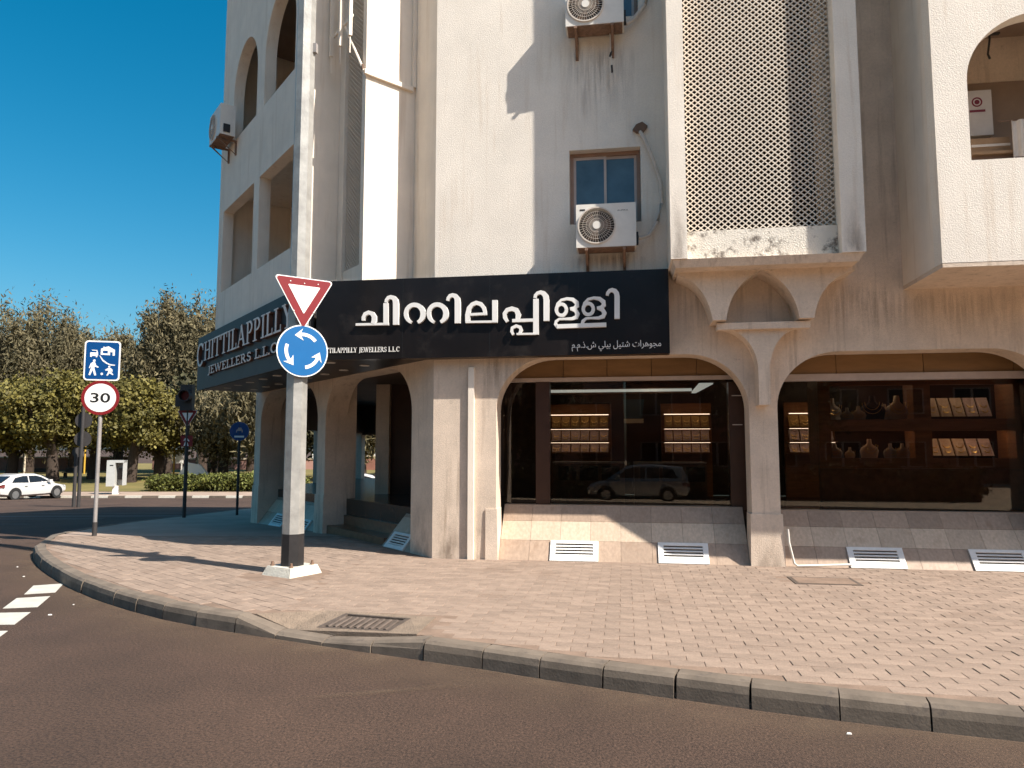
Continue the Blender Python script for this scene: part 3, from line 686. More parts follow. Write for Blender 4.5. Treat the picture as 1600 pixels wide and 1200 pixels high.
# soffit and downlights over the chamfer pavement
m = MB(); so = [(-2.6, 9.52), (-4.22, 9.52), (-4.22-6.28*S2+.0, 9.52+6.28*S2), (-8.9, 15.75), (-8.4, 15.5), (-2.6, 9.7)]
m = MB(CHF); m.face([(0.0, -.13, 2.88), (-1.15, -1.28, 2.88), (-7.70, -1.28, 2.88), (-7.70, -.001, 2.88), (0, -.001, 2.88)])
m.face([(0.0, -.13, 2.94), (-1.15, -1.28, 2.94), (-7.70, -1.28, 2.94), (-7.70, -.001, 2.94), (0, -.001, 2.94)])
sof = m.build('soffit', 'soffit_black', B)
for t in range(9):
    for y in (-.98, -.42):
        x = -1.05 - .78*t - (.3 if y > -.5 else .25)
        if x < -7.5: continue
        q = MB(CHF); q.prism_xy([(x + .075*math.cos(a*math.pi/8), y + .075*math.sin(a*math.pi/8)) for a in range(16)], 2.868, 2.879); q.build('downlight', 'downlight_white', sof)
# shop front: fascia panels, posts, glass
def pane(x0, x1, z0=.86, z1=2.60, y=10.36): return MB().box((x0, y, z0), (x1, y+.012, z1)).build('shop_window', 'shop_glass', B)
x = -1.80
for k, w in enumerate((.95, .62, .62, .62, .62)):
    MB().box((x+.004, 10.30, 2.64), (x+w-.004, 10.33, 2.927)).build('fascia_panel', 'wood_panel', B); x += w
x = 1.75
for k, w in enumerate((1.1, 1.1, 1.1, .6)):
    MB().box((x+.004, 10.30, 2.64), (x+w-.004, 10.33, 2.927)).build('fascia_panel', 'wood_panel', B); x += w
MB().box((-1.72, 10.27, 2.585), (1.62, 10.38, 2.638)).build('shutter_rail', 'frame_alu', B)
MB().box((1.72, 10.27, 2.545), (5.6, 10.38, 2.638)).build('shutter_rail', 'frame_alu', B)
MB().box((-1.25, 10.29, .80), (-1.05, 10.50, 2.584)).build('window_post', 'shop_dark', B)
MB().box((1.43, 10.29, .80), (1.72, 10.50, 2.544)).build('window_post', 'shop_dark', B)
MB().box((5.20, 10.29, .80), (5.65, 10.50, 2.544)).build('window_post', 'shop_dark', B)
pane(-1.72, -1.252); pane(-1.048, 1.428); pane(1.722, 5.198, .83, 2.543)
MB().box((5.65, 10.3, .8), (9.1, 10.45, 2.93)).build('shop_shutter', 'shop_dark', B)
for z in (2.35, 1.95): MB().box((1.47, 10.275, z), (1.60, 10.288, z+.012)).build('post_strip', 'frame_alu', B)
# shop interior shell
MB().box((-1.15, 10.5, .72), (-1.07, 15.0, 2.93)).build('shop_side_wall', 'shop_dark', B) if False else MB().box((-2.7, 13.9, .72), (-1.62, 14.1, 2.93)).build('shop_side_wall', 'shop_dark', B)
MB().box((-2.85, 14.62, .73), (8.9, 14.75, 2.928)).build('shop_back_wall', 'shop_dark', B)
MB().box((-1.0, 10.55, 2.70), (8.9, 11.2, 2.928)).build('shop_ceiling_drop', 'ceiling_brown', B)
# cove: raised ceiling tray with cool light along two edges
cv = MB().box((-1.6, 13.2, 2.62), (1.2, 13.3, 2.72)).build('cove', 'shade_brown', B)
MB().box((-1.6, 13.19, 2.65), (1.2, 13.199, 2.70)).build('cove_light', 'cove_glow', cv)
MB().hexa([(1.20, 11.9, 2.66), (1.42, 11.9, 2.66), (1.28, 13.3, 2.62), (1.2, 13.3, 2.62), (1.20, 11.9, 2.68), (1.42, 11.9, 2.68), (1.28, 13.3, 2.64), (1.2, 13.3, 2.64)]).build('cove_light', 'cove_glow', cv)
for x, y in ((-.9, 12.6), (-.1, 12.2), (.5, 12.9), (2.2, 12.4), (2.45, 13.2), (3.2, 12.6), (3.6, 13.5), (4.3, 12.5), (4.8, 13.3)):
    MB().prism_xy([(x + .06*math.cos(a*math.pi/6), y + .06*math.sin(a*math.pi/6)) for a in range(12)], 2.905, 2.926).build('ceiling_lamp', 'lamp_glow', B)

# weather stains on the plaster
def stain(xf, x0, x1, z1, z0, y, m='drip_stain', top=1.0):
    rows = 5; g = [[(xf(x, y, z1 + (z0-z1)*k/rows) if xf else (x, y, z1 + (z0-z1)*k/rows)) for x in np.linspace(x0, x1, 7)] for k in range(rows+1)]
    fd = [[(top*math.sin(math.pi*min(1, (k+.001)/rows)**.55) if m == 'drip_stain' else (k/rows))*math.sin(math.pi*j/6)**.6 for j in range(7)] for k in range(rows+1)]
    fade_sheet('stain', g, fd, m, B)
stain(None, -.75, .35, 4.25, 3.98, 9.697); stain(None, -.85, .30, 7.30, 6.05, 9.697); stain(None, -.75, .32, 4.68, 3.99, 9.6965, top=.6)
stain(None, -2.5, -.9, 12.9, 9.5, 9.697, top=.6)
stain(None, .62, 1.6, 3.85, 2.95, 9.697); stain(None, 2.3, 3.5, 3.80, 2.95, 9.697); stain(None, 3.0, 5.2, 3.64, 3.0, 9.697, top=.8)
stain(None, -2.58, -2.12, .95, .13, 9.697, 'grime'); stain(None, -2.0, -1.88, 1.0, .13, 9.697, 'grime'); stain(None, -2.0, -1.3, 2.98, 2.2, 9.6968)
stain(None, .61, .79, 4.9, 3.97, 8.947, 'grime'); stain(None, 2.61, 2.86, 4.7, 3.97, 8.947, 'grime'); stain(None, 1.58, 1.97, .79, .13, 9.655, 'grime')
stain(CHF, -.60, -.02, 1.0, .13, -.003, 'grime'); stain(CHF, -4.27, -3.87, .79, .0, -.043, 'grime')
# ================================================================ signboards with raised lettering
fs = thing('shop_signboard', 'long black signboard with raised white Malayalam letters above the shop arch', 'signboard', (-1.8, 9.6, 2.86))
MB().box((-4.21, 9.50, 2.86), (.60, 9.695, 3.975)).build('board', 'board_black', fs) if False else None
bd = MB(); bd.prism_xy([(-4.25, 9.5), (.60, 9.5), (.60, 9.695), (-2.62, 9.695), (-4.10, 9.62)], 2.86, 3.975); bd.build('board', 'board_black', fs)
for x in (-3.0, -1.78, -.58): MB().box((x, 9.4985, 2.87), (x+.006, 9.4996, 3.965)).build('seam', 'sign_black', fs)
MAL=[[[[-3.655,3.342,0.033],[-3.182,3.338,0.033]],[[-3.226,3.63,0.07],[-3.221,3.332,0.07]],[[-3.547,3.396,0.046],[-3.546,3.438,0.049],[-3.524,3.483,0.055],[-3.472,3.506,0.055],[-3.42,3.488,0.059],[-3.392,3.442,0.065],[-3.391,3.39,0.069],[-3.412,3.347,0.049]],[[-3.224,3.637,0.042],[-3.218,3.67,0.046],[-3.191,3.703,0.052],[-3.157,3.712,0.055],[-3.115,3.697,0.065],[-3.091,3.663,0.075],[-3.083,3.616,0.078],[-3.079,3.323,0.078]]],[[[-2.861,3.351,0.039],[-2.888,3.368,0.044],[-2.91,3.39,0.048],[-2.927,3.417,0.052],[-2.937,3.448,0.056],[-2.939,3.479,0.057],[-2.933,3.51,0.058],[-2.921,3.539,0.058],[-2.901,3.562,0.059],[-2.877,3.58,0.059],[-2.848,3.591,0.059],[-2.818,3.594,0.059],[-2.788,3.589,0.061],[-2.759,3.577,0.064],[-2.734,3.557,0.067],[-2.714,3.532,0.069],[-2.701,3.504,0.071],[-2.695,3.472,0.073],[-2.696,3.441,0.074],[-2.705,3.411,0.069],[-2.721,3.385,0.06],[-2.743,3.364,0.051],[-2.769,3.349,0.042]]],[[[-2.54,3.346,0.039],[-2.566,3.362,0.044],[-2.588,3.384,0.048],[-2.605,3.412,0.052],[-2.614,3.442,0.056],[-2.616,3.473,0.057],[-2.611,3.504,0.058],[-2.598,3.532,0.058],[-2.579,3.556,0.059],[-2.555,3.574,0.059],[-2.527,3.585,0.059],[-2.497,3.588,0.059],[-2.466,3.583,0.061],[-2.438,3.57,0.064],[-2.414,3.551,0.067],[-2.394,3.526,0.069],[-2.381,3.497,0.071],[-2.375,3.466,0.073],[-2.376,3.435,0.074],[-2.385,3.405,0.069],[-2.401,3.379,0.06],[-2.423,3.358,0.051],[-2.449,3.344,0.042]],[[-2.351,3.636,0.042],[-2.344,3.669,0.046],[-2.318,3.701,0.052],[-2.284,3.71,0.055],[-2.244,3.696,0.065],[-2.22,3.662,0.075],[-2.213,3.615,0.078],[-2.211,3.322,0.078]]],[[[-2.069,3.324,0.069],[-2.073,3.433,0.065],[-2.053,3.523,0.062],[-2.01,3.574,0.055],[-1.954,3.596,0.055],[-1.891,3.576,0.055],[-1.851,3.525,0.052],[-1.835,3.472,0.049],[-1.831,3.423,0.046]],[[-2.039,3.437,0.033],[-1.808,3.442,0.033]],[[-2.099,3.335,0.029],[-1.664,3.33,0.029]],[[-1.699,3.622,0.07],[-1.698,3.321,0.07]]],[[[-1.527,3.323,0.042],[-1.56,3.378,0.052],[-1.565,3.435,0.055],[-1.532,3.483,0.055],[-1.467,3.5,0.059],[-1.407,3.479,0.065],[-1.378,3.416,0.072],[-1.394,3.34,0.049]],[[-1.462,3.337,0.041],[-1.152,3.337,0.041]],[[-1.141,3.622,0.072],[-1.143,3.14,0.072]],[[-1.446,3.145,0.033],[-1.469,3.188,0.039],[-1.462,3.237,0.042],[-1.407,3.264,0.042],[-1.355,3.244,0.046],[-1.341,3.208,0.046],[-1.362,3.161,0.033]],[[-1.402,3.154,0.026],[-1.152,3.151,0.026]],[[-1.154,3.634,0.042],[-1.146,3.67,0.042],[-1.118,3.698,0.046],[-1.078,3.708,0.052],[-1.038,3.692,0.065],[-1.009,3.655,0.075],[-1.001,3.605,0.075],[-1.002,3.32,0.075]]],[[[-0.735,3.464,0.044],[-0.739,3.438,0.044],[-0.751,3.416,0.044],[-0.769,3.399,0.044],[-0.79,3.391,0.044],[-0.814,3.392,0.044],[-0.836,3.401,0.044],[-0.853,3.419,0.044],[-0.865,3.442,0.044],[-0.869,3.468,0.044],[-0.865,3.494,0.044],[-0.853,3.516,0.044],[-0.835,3.533,0.044],[-0.813,3.541,0.044],[-0.79,3.54,0.044],[-0.768,3.531,0.044],[-0.75,3.513,0.044],[-0.739,3.49,0.044],[-0.735,3.464,0.044]],[[-0.872,3.479,0.033],[-0.852,3.547,0.033],[-0.801,3.597,0.033],[-0.726,3.612,0.036],[-0.651,3.599,0.049],[-0.599,3.555,0.059],[-0.595,3.511,0.059],[-0.631,3.479,0.049],[-0.687,3.474,0.036]],[[-0.679,3.474,0.033],[-0.614,3.452,0.055],[-0.588,3.403,0.059],[-0.605,3.359,0.055],[-0.664,3.341,0.039],[-0.767,3.341,0.026]],[[-0.759,3.342,0.026],[-0.831,3.341,0.029],[-0.873,3.31,0.036],[-0.879,3.273,0.046],[-0.854,3.237,0.046]],[[-0.38,3.463,0.044],[-0.385,3.437,0.044],[-0.396,3.415,0.044],[-0.414,3.399,0.044],[-0.436,3.391,0.044],[-0.459,3.391,0.044],[-0.48,3.401,0.044],[-0.498,3.418,0.044],[-0.509,3.441,0.044],[-0.513,3.467,0.044],[-0.509,3.493,0.044],[-0.497,3.515,0.044],[-0.479,3.531,0.044],[-0.457,3.54,0.044],[-0.434,3.539,0.044],[-0.413,3.529,0.044],[-0.395,3.512,0.044],[-0.384,3.489,0.044],[-0.38,3.463,0.044]],[[-0.516,3.478,0.033],[-0.496,3.545,0.033],[-0.445,3.595,0.033],[-0.371,3.61,0.036],[-0.297,3.597,0.049],[-0.246,3.554,0.059],[-0.242,3.51,0.059],[-0.278,3.478,0.049],[-0.333,3.473,0.036]],[[-0.325,3.473,0.033],[-0.261,3.452,0.055],[-0.235,3.403,0.059],[-0.253,3.359,0.055],[-0.311,3.341,0.039],[-0.413,3.341,0.026]],[[-0.405,3.342,0.026],[-0.476,3.338,0.032],[-0.517,3.305,0.042],[-0.527,3.254,0.046]],[[-0.864,3.241,0.055],[-0.213,3.248,0.055]]],[[[-0.196,3.639,0.039],[-0.19,3.67,0.042],[-0.164,3.702,0.046],[-0.133,3.71,0.052],[-0.096,3.696,0.059],[-0.074,3.663,0.065],[-0.068,3.618,0.069],[-0.072,3.325,0.069]]]]
for strokes in MAL:
    g = MB()
    for k, st in enumerate(strokes): g.ribbon(st, 9.455 - .0012*k, 9.499)
    g.build('letter', 'letter_white', fs, smooth=40)
ST, SE = .17, .055
def glyph(ch):
    st = lambda x, a=0.03, b=.97: [(x, a, ST), (x, b, ST)]
    se = lambda x, z, w=.17: [(x-w, z, SE), (x+w, z, SE)]
    bar = lambda x0, x1, z, w=SE*1.2: [(x0, z, w), (x1, z, w)]
    el = lambda cx, cz, rx, rz, a0, a1, w0=.09, w1=.17, n=14: [(cx+rx*math.cos(R_(a0+(a1-a0)*k/n)), cz+rz*math.sin(R_(a0+(a1-a0)*k/n)), w0+(w1-w0)*abs(math.cos(R_(a0+(a1-a0)*k/n)))) for k in range(n+1)]
    tk = lambda x, z0, z1: [(x, z0, .07), (x, z1, .05)]
    T, Bt = .97, .03
    D = {'I': (.42, [st(.2), se(.2, T), se(.2, Bt)]),
         'H': (.98, [st(.2), st(.76), se(.2, T), se(.2, Bt), se(.76, T), se(.76, Bt), bar(.2, .76, .52)]),
         'T': (.84, [st(.41), se(.41, Bt), bar(.03, .79, T, .075), tk(.06, T, .74), tk(.76, T, .74)]),
         'L': (.70, [st(.2), se(.2, T), bar(.03, .64, Bt, .075), tk(.61, Bt, .27)]),
         'A': (.92, [[(.14, .03, .075), (.46, .98, .075)], [(.42, .98, .17), (.76, .03, .17)], se(.13, Bt, .12), se(.77, Bt, .15), bar(.25, .62, .34)]),
         'P': (.74, [st(.2), se(.2, Bt), bar(.03, .4, T), el(.36, .725, .25, .245, 90, -90, .07, .15), bar(.2, .4, .48)]),
         'R': (.88, [st(.2), se(.2, Bt), bar(.03, .4, T), el(.36, .735, .23, .235, 90, -90, .07, .15), bar(.2, .4, .50), [(.42, .5, .15), (.74, .04, .15)], se(.76, Bt, .1)]),
         'Y': (.88, [[(.14, .97, .17), (.44, .45, .16)], [(.74, .97, .075), (.44, .45, .075)], st(.44, .03, .48), se(.14, T, .14), se(.74, T, .12), se(.44, Bt)]),
         'C': (.86, [el(.45, .5, .33, .455, 42, 318, .07, .17, 20), tk(.73, .93, .66)]),
         'J': (.50, [st(.3, .05, .97), se(.3, T), [(.3, .08, .16), (.22, -.10, .12), (.06, -.12, .08)]]),
         'E': (.74, [st(.2), bar(.03, .64, T, .075), bar(.03, .68, Bt, .075), bar(.2, .5, .52), tk(.62, T, .76), tk(.66, Bt, .27), tk(.5, .62, .42)]),
         'W': (1.26, [[(.12, .97, .16), (.38, .03, .14)], [(.38, .03, .07), (.62, .97, .07)], [(.6, .97, .16), (.86, .03, .14)], [(.86, .03, .07), (1.10, .97, .07)], se(.12, T, .13), se(1.1, T, .12), se(.61, T, .1)]),
         'S': (.62, [el(.32, .735, .2, .215, 30, 270, .08, .13, 12), el(.30, .27, .22, .245, 90, -150, .08, .13, 12), tk(.51, .93, .72), tk(.08, .1, .3)]),
         '.': (.26, [[(.06, .06, .12), (.18, .06, .12)]]), ' ': (.45, [])}
    return D[ch]
def write(text, x0, x1, z0, h, y, parent, material, depth, xf=None, joined=False, big=1.0, back=None):
    tot = sum(glyph(c)[0]*(big if i == 0 else 1) for i, c in enumerate(text)); sx = (x1-x0)/tot; x = x0; allm = MB(xf)
    for i, c in enumerate(text):
        adv, strokes = glyph(c); k = big if i == 0 else 1.0; zb = z0 - (k-1)*h*.8
        g = allm if joined else MB(xf)
        for j, s_ in enumerate(strokes):
            wf = (sx + h)/2*k
            g.ribbon([(x + p[0]*sx*k, zb + p[1]*h*k, p[2]*wf*.8) for p in s_], y - depth - .0008*j, y)
        if not joined and strokes:
            if back:
                f_ = MB(xf)
                for j, s_ in enumerate(strokes): f_.ribbon([(x + p[0]*sx*k, zb + p[1]*h*k, p[2]*(sx + h)/2*k*.8) for p in s_], y - depth - .010 - .0008*j, y - depth - .0005 - .0008*j)
                f_.build('letter', material, parent); ob_ = g.build('letter_body', back, parent)
            else: g.build('letter', material, parent)
        x += adv*sx*k
    if joined: allm.build('lettering', material, parent)
write('CHITTILAPPILLY JEWELLERS L.L.C', -4.235, -3.03, 2.955, .072, 9.498, fs, 'letter_white', .008, joined=True)
def text_mesh(body, size, name, m, parent, loc, rot=(math.pi/2, 0, 0), ext=.004, fit=None, offs=.0):
    c = bpy.data.curves.new(name, 'FONT'); c.body = body; c.size = size; c.extrude = ext; c.offset = offs; c.resolution_u = 4
    t = bpy.data.objects.new(name, c); COL.objects.link(t); dg = bpy.context.evaluated_depsgraph_get(); dg.update()
    me = bpy.data.meshes.new_from_object(t.evaluated_get(dg)); bpy.data.objects.remove(t)
    me.name = name; me.materials.clear(); me.materials.append(MATS[m])
    if fit and len(me.vertices):
        co = np.empty(len(me.vertices)*3); me.vertices.foreach_get('co', co); co = co.reshape(-1, 3)
        mn, mx = co.min(0), co.max(0); co[:, 0] = (co[:, 0]-mn[0])/(mx[0]-mn[0])*fit[0]; co[:, 1] = (co[:, 1]-mn[1])/(mx[1]-mn[1])*fit[1]
        me.vertices.foreach_set('co', co.ravel()); me.update()
    o = bpy.data.objects.new(name, me); COL.objects.link(o)
    if parent is not None:
        o.parent = parent
    o.location = loc; o.rotation_euler = rot
    return o
AR = '\u0645\u062c\u0648\u0647\u0631\u0627\u062a \u0634\u062a\u064a\u0644 \u0628\u064a\u0644\u064a \u0634.\u0630.\u0645.\u0645'
FORMS = {'\u0645': 'FEE1FEE2FEE3FEE4', '\u062c': 'FE9DFE9EFE9FFEA0', '\u0648': 'FEEDFEEEFEEDFEEE', '\u0647': 'FEE9FEEAFEEBFEEC', '\u0631': 'FEADFEAEFEADFEAE', '\u0627': 'FE8DFE8EFE8DFE8E',
         '\u062a': 'FE95FE96FE97FE98', '\u0634': 'FEB5FEB6FEB7FEB8', '\u064a': 'FEF1FEF2FEF3FEF4', '\u0644': 'FEDDFEDEFEDFFEE0', '\u0628': 'FE8FFE90FE91FE92', '\u0630': 'FEABFEACFEABFEAC'}
NOJOIN = '\u0648\u0631\u0627\u0630'
def shape_ar(s):
    out = []
    for i, c in enumerate(s):
        if c not in FORMS: out.append(c); continue
        prev = i > 0 and s[i-1] in FORMS and s[i-1] not in NOJOIN; nxt = i+1 < len(s) and s[i+1] in FORMS and c not in NOJOIN
        k = 3 if prev and nxt else 1 if prev else 2 if nxt else 0
        out.append(chr(int(FORMS[c][k*4:k*4+4], 16)))
    return ''.join(reversed(out))
text_mesh(shape_ar(AR), .12, 'lettering', 'letter_white', fs, (-.67+1.8, 9.496-9.6, 2.905-2.86), fit=(1.16, .135))
sp = MB()
for k in range(190):
    x = -4.2 + 4.8*k/190 + random.uniform(-.008, .008); a = random.uniform(-.012, .012); hgt = random.uniform(.04, .085)
    y = 9.6
    sp.face([(x-.0025, y, 3.975), (x+.0025, y, 3.975), (x+a, y+random.uniform(-.03, .03), 3.975+hgt)])
    sp.face([(x, y-.0025, 3.975), (x, y+.0025, 3.975), (x+a, y+random.uniform(-.03, .03), 3.975+hgt)])
o = sp.build('bird_spikes', 'pipe_wrap', fs); o['kind'] = 'stuff'
cs = thing('corner_signboard', 'dark slate signboard with bronze serif capitals on the cut corner', 'signboard', CHF(-4.4, -1.3, 2.86))
m = MB(CHF); m.box((-7.72, -1.36, 2.86), (-1.135, -1.30, 3.99)); m.build('board', 'board_slate', cs)
write('CHITTILAPPILLY', -7.50, -1.62, 3.41, .385, -1.362, cs, 'letter_bronze', .065, CHF, big=1.28, back='letter_side')
write('JEWELLERS L.L.C', -6.62, -2.35, 3.12, .155, -1.362, cs, 'letter_bronze', .04, CHF, back='letter_side')
# ================================================================ air conditioners (origin: wall point under the unit centre; front faces -y)
def ac_unit(label, loc, rz, w=.78, h=.58, grp='air conditioner units on the facade', badge=True):
    t = thing('air_conditioner', label, 'air conditioner', loc, rz, grp); d0, d1 = -.36, -.08; fx = -w*.5 + .27
    c = MB(); r = .235
    n = 40; ring = [(fx + r*math.cos(2*math.pi*k/n), h*.5 + r*math.sin(2*math.pi*k/n)) for k in range(n)]
    # casing with a round opening in its front
    out = []
    for x, z in ring:
        dx, dz = x-fx, z-h*.5; s_ = 1e9
        if dx > 1e-6: s_ = min(s_, (w/2-fx)/dx)
        if dx < -1e-6: s_ = min(s_, (-w/2-fx)/dx)
        if dz > 1e-6: s_ = min(s_, (h/2)/dz)
        if dz < -1e-6: s_ = min(s_, (-h/2)/dz)
        out.append((fx+dx*s_, h*.5+dz*s_))
    cor = [(-w/2, 0), (w/2, 0), (w/2, h), (-w/2, h)]
    for k in range(n):
        a, b, p, q = ring[k], ring[(k+1) % n], out[k], out[(k+1) % n]
        pts = [a, p] + [cc for cc in cor if min(p[0], q[0])-1e-6 <= cc[0] <= max(p[0], q[0])+1e-6 and min(p[1], q[1])-1e-6 <= cc[1] <= max(p[1], q[1])+1e-6 and math.dist(cc, p) > 1e-4 and math.dist(cc, q) > 1e-4] + [q, b]
        c.face([(x, d0, z) for x, z in pts])
        c.face([(a[0], d0, a[1]), (b[0], d0, b[1]), (b[0], d0+.12, b[1]), (a[0], d0+.12, a[1])])
    for (a, b) in zip(cor, cor[1:]+cor[:1]): c.face([(a[0], d0, a[1]), (b[0], d0, b[1]), (b[0], d1, b[1]), (a[0], d1, a[1])])
    c.face([(x, d1, z) for x, z in cor]); cs_ = c.build('casing', 'ac_white', t, local=True)
    MB().disc_y(fx, h*.5, r-.002, d0+.11, d0+.118, 32).build('fan_housing', 'ac_dark', t, local=True)
    f = MB()
    for k in range(3):
        a = 2*math.pi*k/3
        P = [(fx + rr*math.cos(a+o), d0+.06+dy, h*.5 + rr*math.sin(a+o)) for rr, o, dy in ((.04, 0, .02), (.205, -.25, .03), (.205, .62, 0), (.04, 1.0, 0))]
        f.face(P); f.face([(x, y+.006, z) for x, y, z in reversed(P)])
    f.build('fan', 'shade_brown', t, local=True)
    g = MB(); g.ring_y(fx, h*.5, r-.004, r+.014, d0-.02, d0+.002, 40)
    g.build('guard_rim', 'ac_guard', t, local=True, smooth=40)
    g = MB()
    for k in range(40):
        a = 2*math.pi*k/40; g.ribbon([(fx+.05*math.cos(a), h*.5+.05*math.sin(a), .0035), (fx+(r-.004)*math.cos(a+.25), h*.5+(r-.004)*math.sin(a+.25), .0035)], d0-.018, d0-.013)
    for rr in (.09, .135, .18): g.ring_y(fx, h*.5, rr, rr+.004, d0-.02, d0-.016, 32)
    gg = g.build('fan_guard', 'ac_guard', t, local=True)
    MB().disc_y(fx, h*.5, .052, d0-.024, d0-.012, 20).build('guard_hub', 'ac_white', gg, local=True)
    MB().box((w*.5, -.30, .05), (w*.5+.03, -.18, .2)).build('valve_cover', 'rubber_black', t, local=True)
    if badge: MB().box((-w/2+.05, d0-.003, h-.085), (-w/2+.12, d0, h-.065)).build('badge', 'sign_black', t, local=True)
    for x in (-w*.33, w*.3):
        b = MB(); b.box((x-.02, -.38, -.045), (x+.02, 0, -.012)); b.box((x-.02, -.03, -.30), (x+.02, -.001, -.045))
        b.hexa([(x-.018, -.34, -.06), (x+.018, -.34, -.06), (x+.018, -.30, -.06), (x-.018, -.30, -.06)] [:0] or [(x-.015, -.031, -.28), (x+.015, -.031, -.28), (x+.015, -.005, -.30), (x-.015, -.005, -.30), (x-.015, -.36, -.046), (x+.015, -.36, -.046), (x+.015, -.32, -.046), (x-.015, -.32, -.046)])
        b.build('bracket', 'rusty_bracket', t, local=True)
    MB().box((-w/2+.02, -.35, -.012), (w/2-.02, -.09, .0)).build('base_pan', 'rusty_bracket', t, local=True)
    return t
a1 = ac_unit('white outdoor air conditioner unit below the sliding window, half in sun', (-.20, 9.70, 4.26), 0)
text_mesh('AUFIKA', .05, 'lettering', 'sign_black', a1, (.15, -.3605, .47), ext=.0004, fit=(.14, .02))
ac_unit('white outdoor air conditioner unit on rusty brackets high on the front wall', (-.32, 9.70, 7.33), 0, badge=False)
x, y, z = CHF(-5.72, -1.3, 7.62); ac_unit('outdoor air conditioner unit hung on the balcony parapet of the cut corner', (x, y, z), R_(-45), .8, .6)
x, y, z = CHF(-5.0, .09, 4.95); ac_unit('indoor-side air conditioner unit inside the square balcony opening', (x, y, z), R_(-45), .8, .58, badge=False)
x, y, z = CHF(-3.0, .09, 8.3); ac_unit('air conditioner unit deep inside the arched balcony opening', (x, y, z), R_(-45), .8, .58, badge=False)
# pipes and cables
t = MB(); t.tube([(.27, 9.66, 5.93), (.33, 9.62, 5.8), (.44, 9.63, 5.5), (.53, 9.64, 5.2), (.54, 9.64, 4.9), (.48, 9.63, 4.65), (.36, 9.6, 4.46), (.24, 9.5, 4.40), (.21, 9.45, 4.4)], .026, 8)
pp = thing('refrigerant_pipe', 'pale wrapped pipe curving down the wall to the air conditioner', 'pipe', (.3, 9.69, 5.0)); t.build('pipe', 'pipe_wrap', pp, smooth=60)
m = MB(); m.prism_xz([(.17, 5.96), (.22, 6.03), (.30, 6.06), (.37, 6.0), (.31, 5.92), (.22, 5.92)], 9.64, 9.699); m.build('wall_patch', 'shade_brown', pp)
t = MB(); t.tube([(.10, 9.55, 7.42), (.2, 9.6, 7.5), (.36, 9.63, 7.72), (.46, 9.65, 8.0), (.48, 9.66, 8.5)], .03, 8)
tag(t.build('refrigerant_pipe', 'pipe_wrap', smooth=60), 'wrapped pipe rising from the higher air conditioner', 'pipe')
t = thing('drain_hose', 'thin drain hose with black foam pieces dangling under the higher air conditioner', 'hose', (-.12, 9.6, 6.9))
MB().tube([(-.12, 9.55, 7.3), (-.115, 9.57, 7.1), (-.105, 9.58, 6.98), (-.10, 9.58, 6.78)], .007, 6).build('hose', 'pipe_pvc', t)
MB().tube([(-.10, 9.58, 7.06), (-.12, 9.58, 6.99)], .016, 6).build('foam', 'rubber_black', t); MB().tube([(-.1, 9.58, 6.86), (-.095, 9.58, 6.76)], .016, 6).build('foam', 'rubber_black', t)
wp = MB(); wp.tube([(2.02, 9.655, .62), (2.03, 9.655, .45), (2.08, 9.64, .20), (2.12, 9.64, .168), (2.75, 9.64, .20), (2.80, 9.68, .21)], .014, 8)
tag(wp.build('waste_pipe', 'pipe_pvc', smooth=60), 'thin white waste pipe bent along the foot of the marble plinth', 'pipe')
# conduit trunking and hanging bars high on the cut corner
tr = thing('cable_trunking', 'white cable trunking stepping down beside the lit return of the lattice shaft', 'trunking', CHF(-.6, -.4, 6.9))
MB(CHF).box((-.648, -.06, 7.05), (-.60, -.004, ZT-.4)).build('riser', 'plaster', tr)
m = MB(CHF); m.hexa([(-.648, -.84, 7.02), (-.60, -.84, 7.02), (-.60, -.05, 6.98), (-.648, -.05, 6.98), (-.648, -.84, 7.09), (-.60, -.84, 7.09), (-.60, -.05, 7.05), (-.648, -.05, 7.05)]); m.build('arm', 'plaster', tr)
MB(CHF).tube([(-.63, -.84, 7.06), (-1.12, -.95, 7.95)], .018, 6).build('stay', 'plaster', tr)
MB(CHF).box((-.66, -.87, 7.09), (-.63, -.84, 7.16)).build('clip', 'shade_brown', tr)
hb = thing('hanging_rack', 'white rack of three hanging bars in front of the lattice shaft', 'rack', CHF(-1.2, -1.0, 7.9))
for x in (-1.50, -1.15, -.80):
    MB(CHF).box((x-.025, -1.02, 7.62), (x+.025, -.97, 9.2)).build('bar', 'plaster', hb); MB(CHF).box((x-.008, -1.0, 7.36), (x+.008, -.985, 7.62)).build('bar_pin', 'plaster', hb)
MB(CHF).box((-1.50, -.968, 7.93), (-.80, -.945, 7.97)).build('cross_bar', 'plaster', hb)
MB(CHF).box((-1.16, -.95, 8.9), (-1.12, -.80, 8.95)).build('wall_arm', 'plaster', hb)
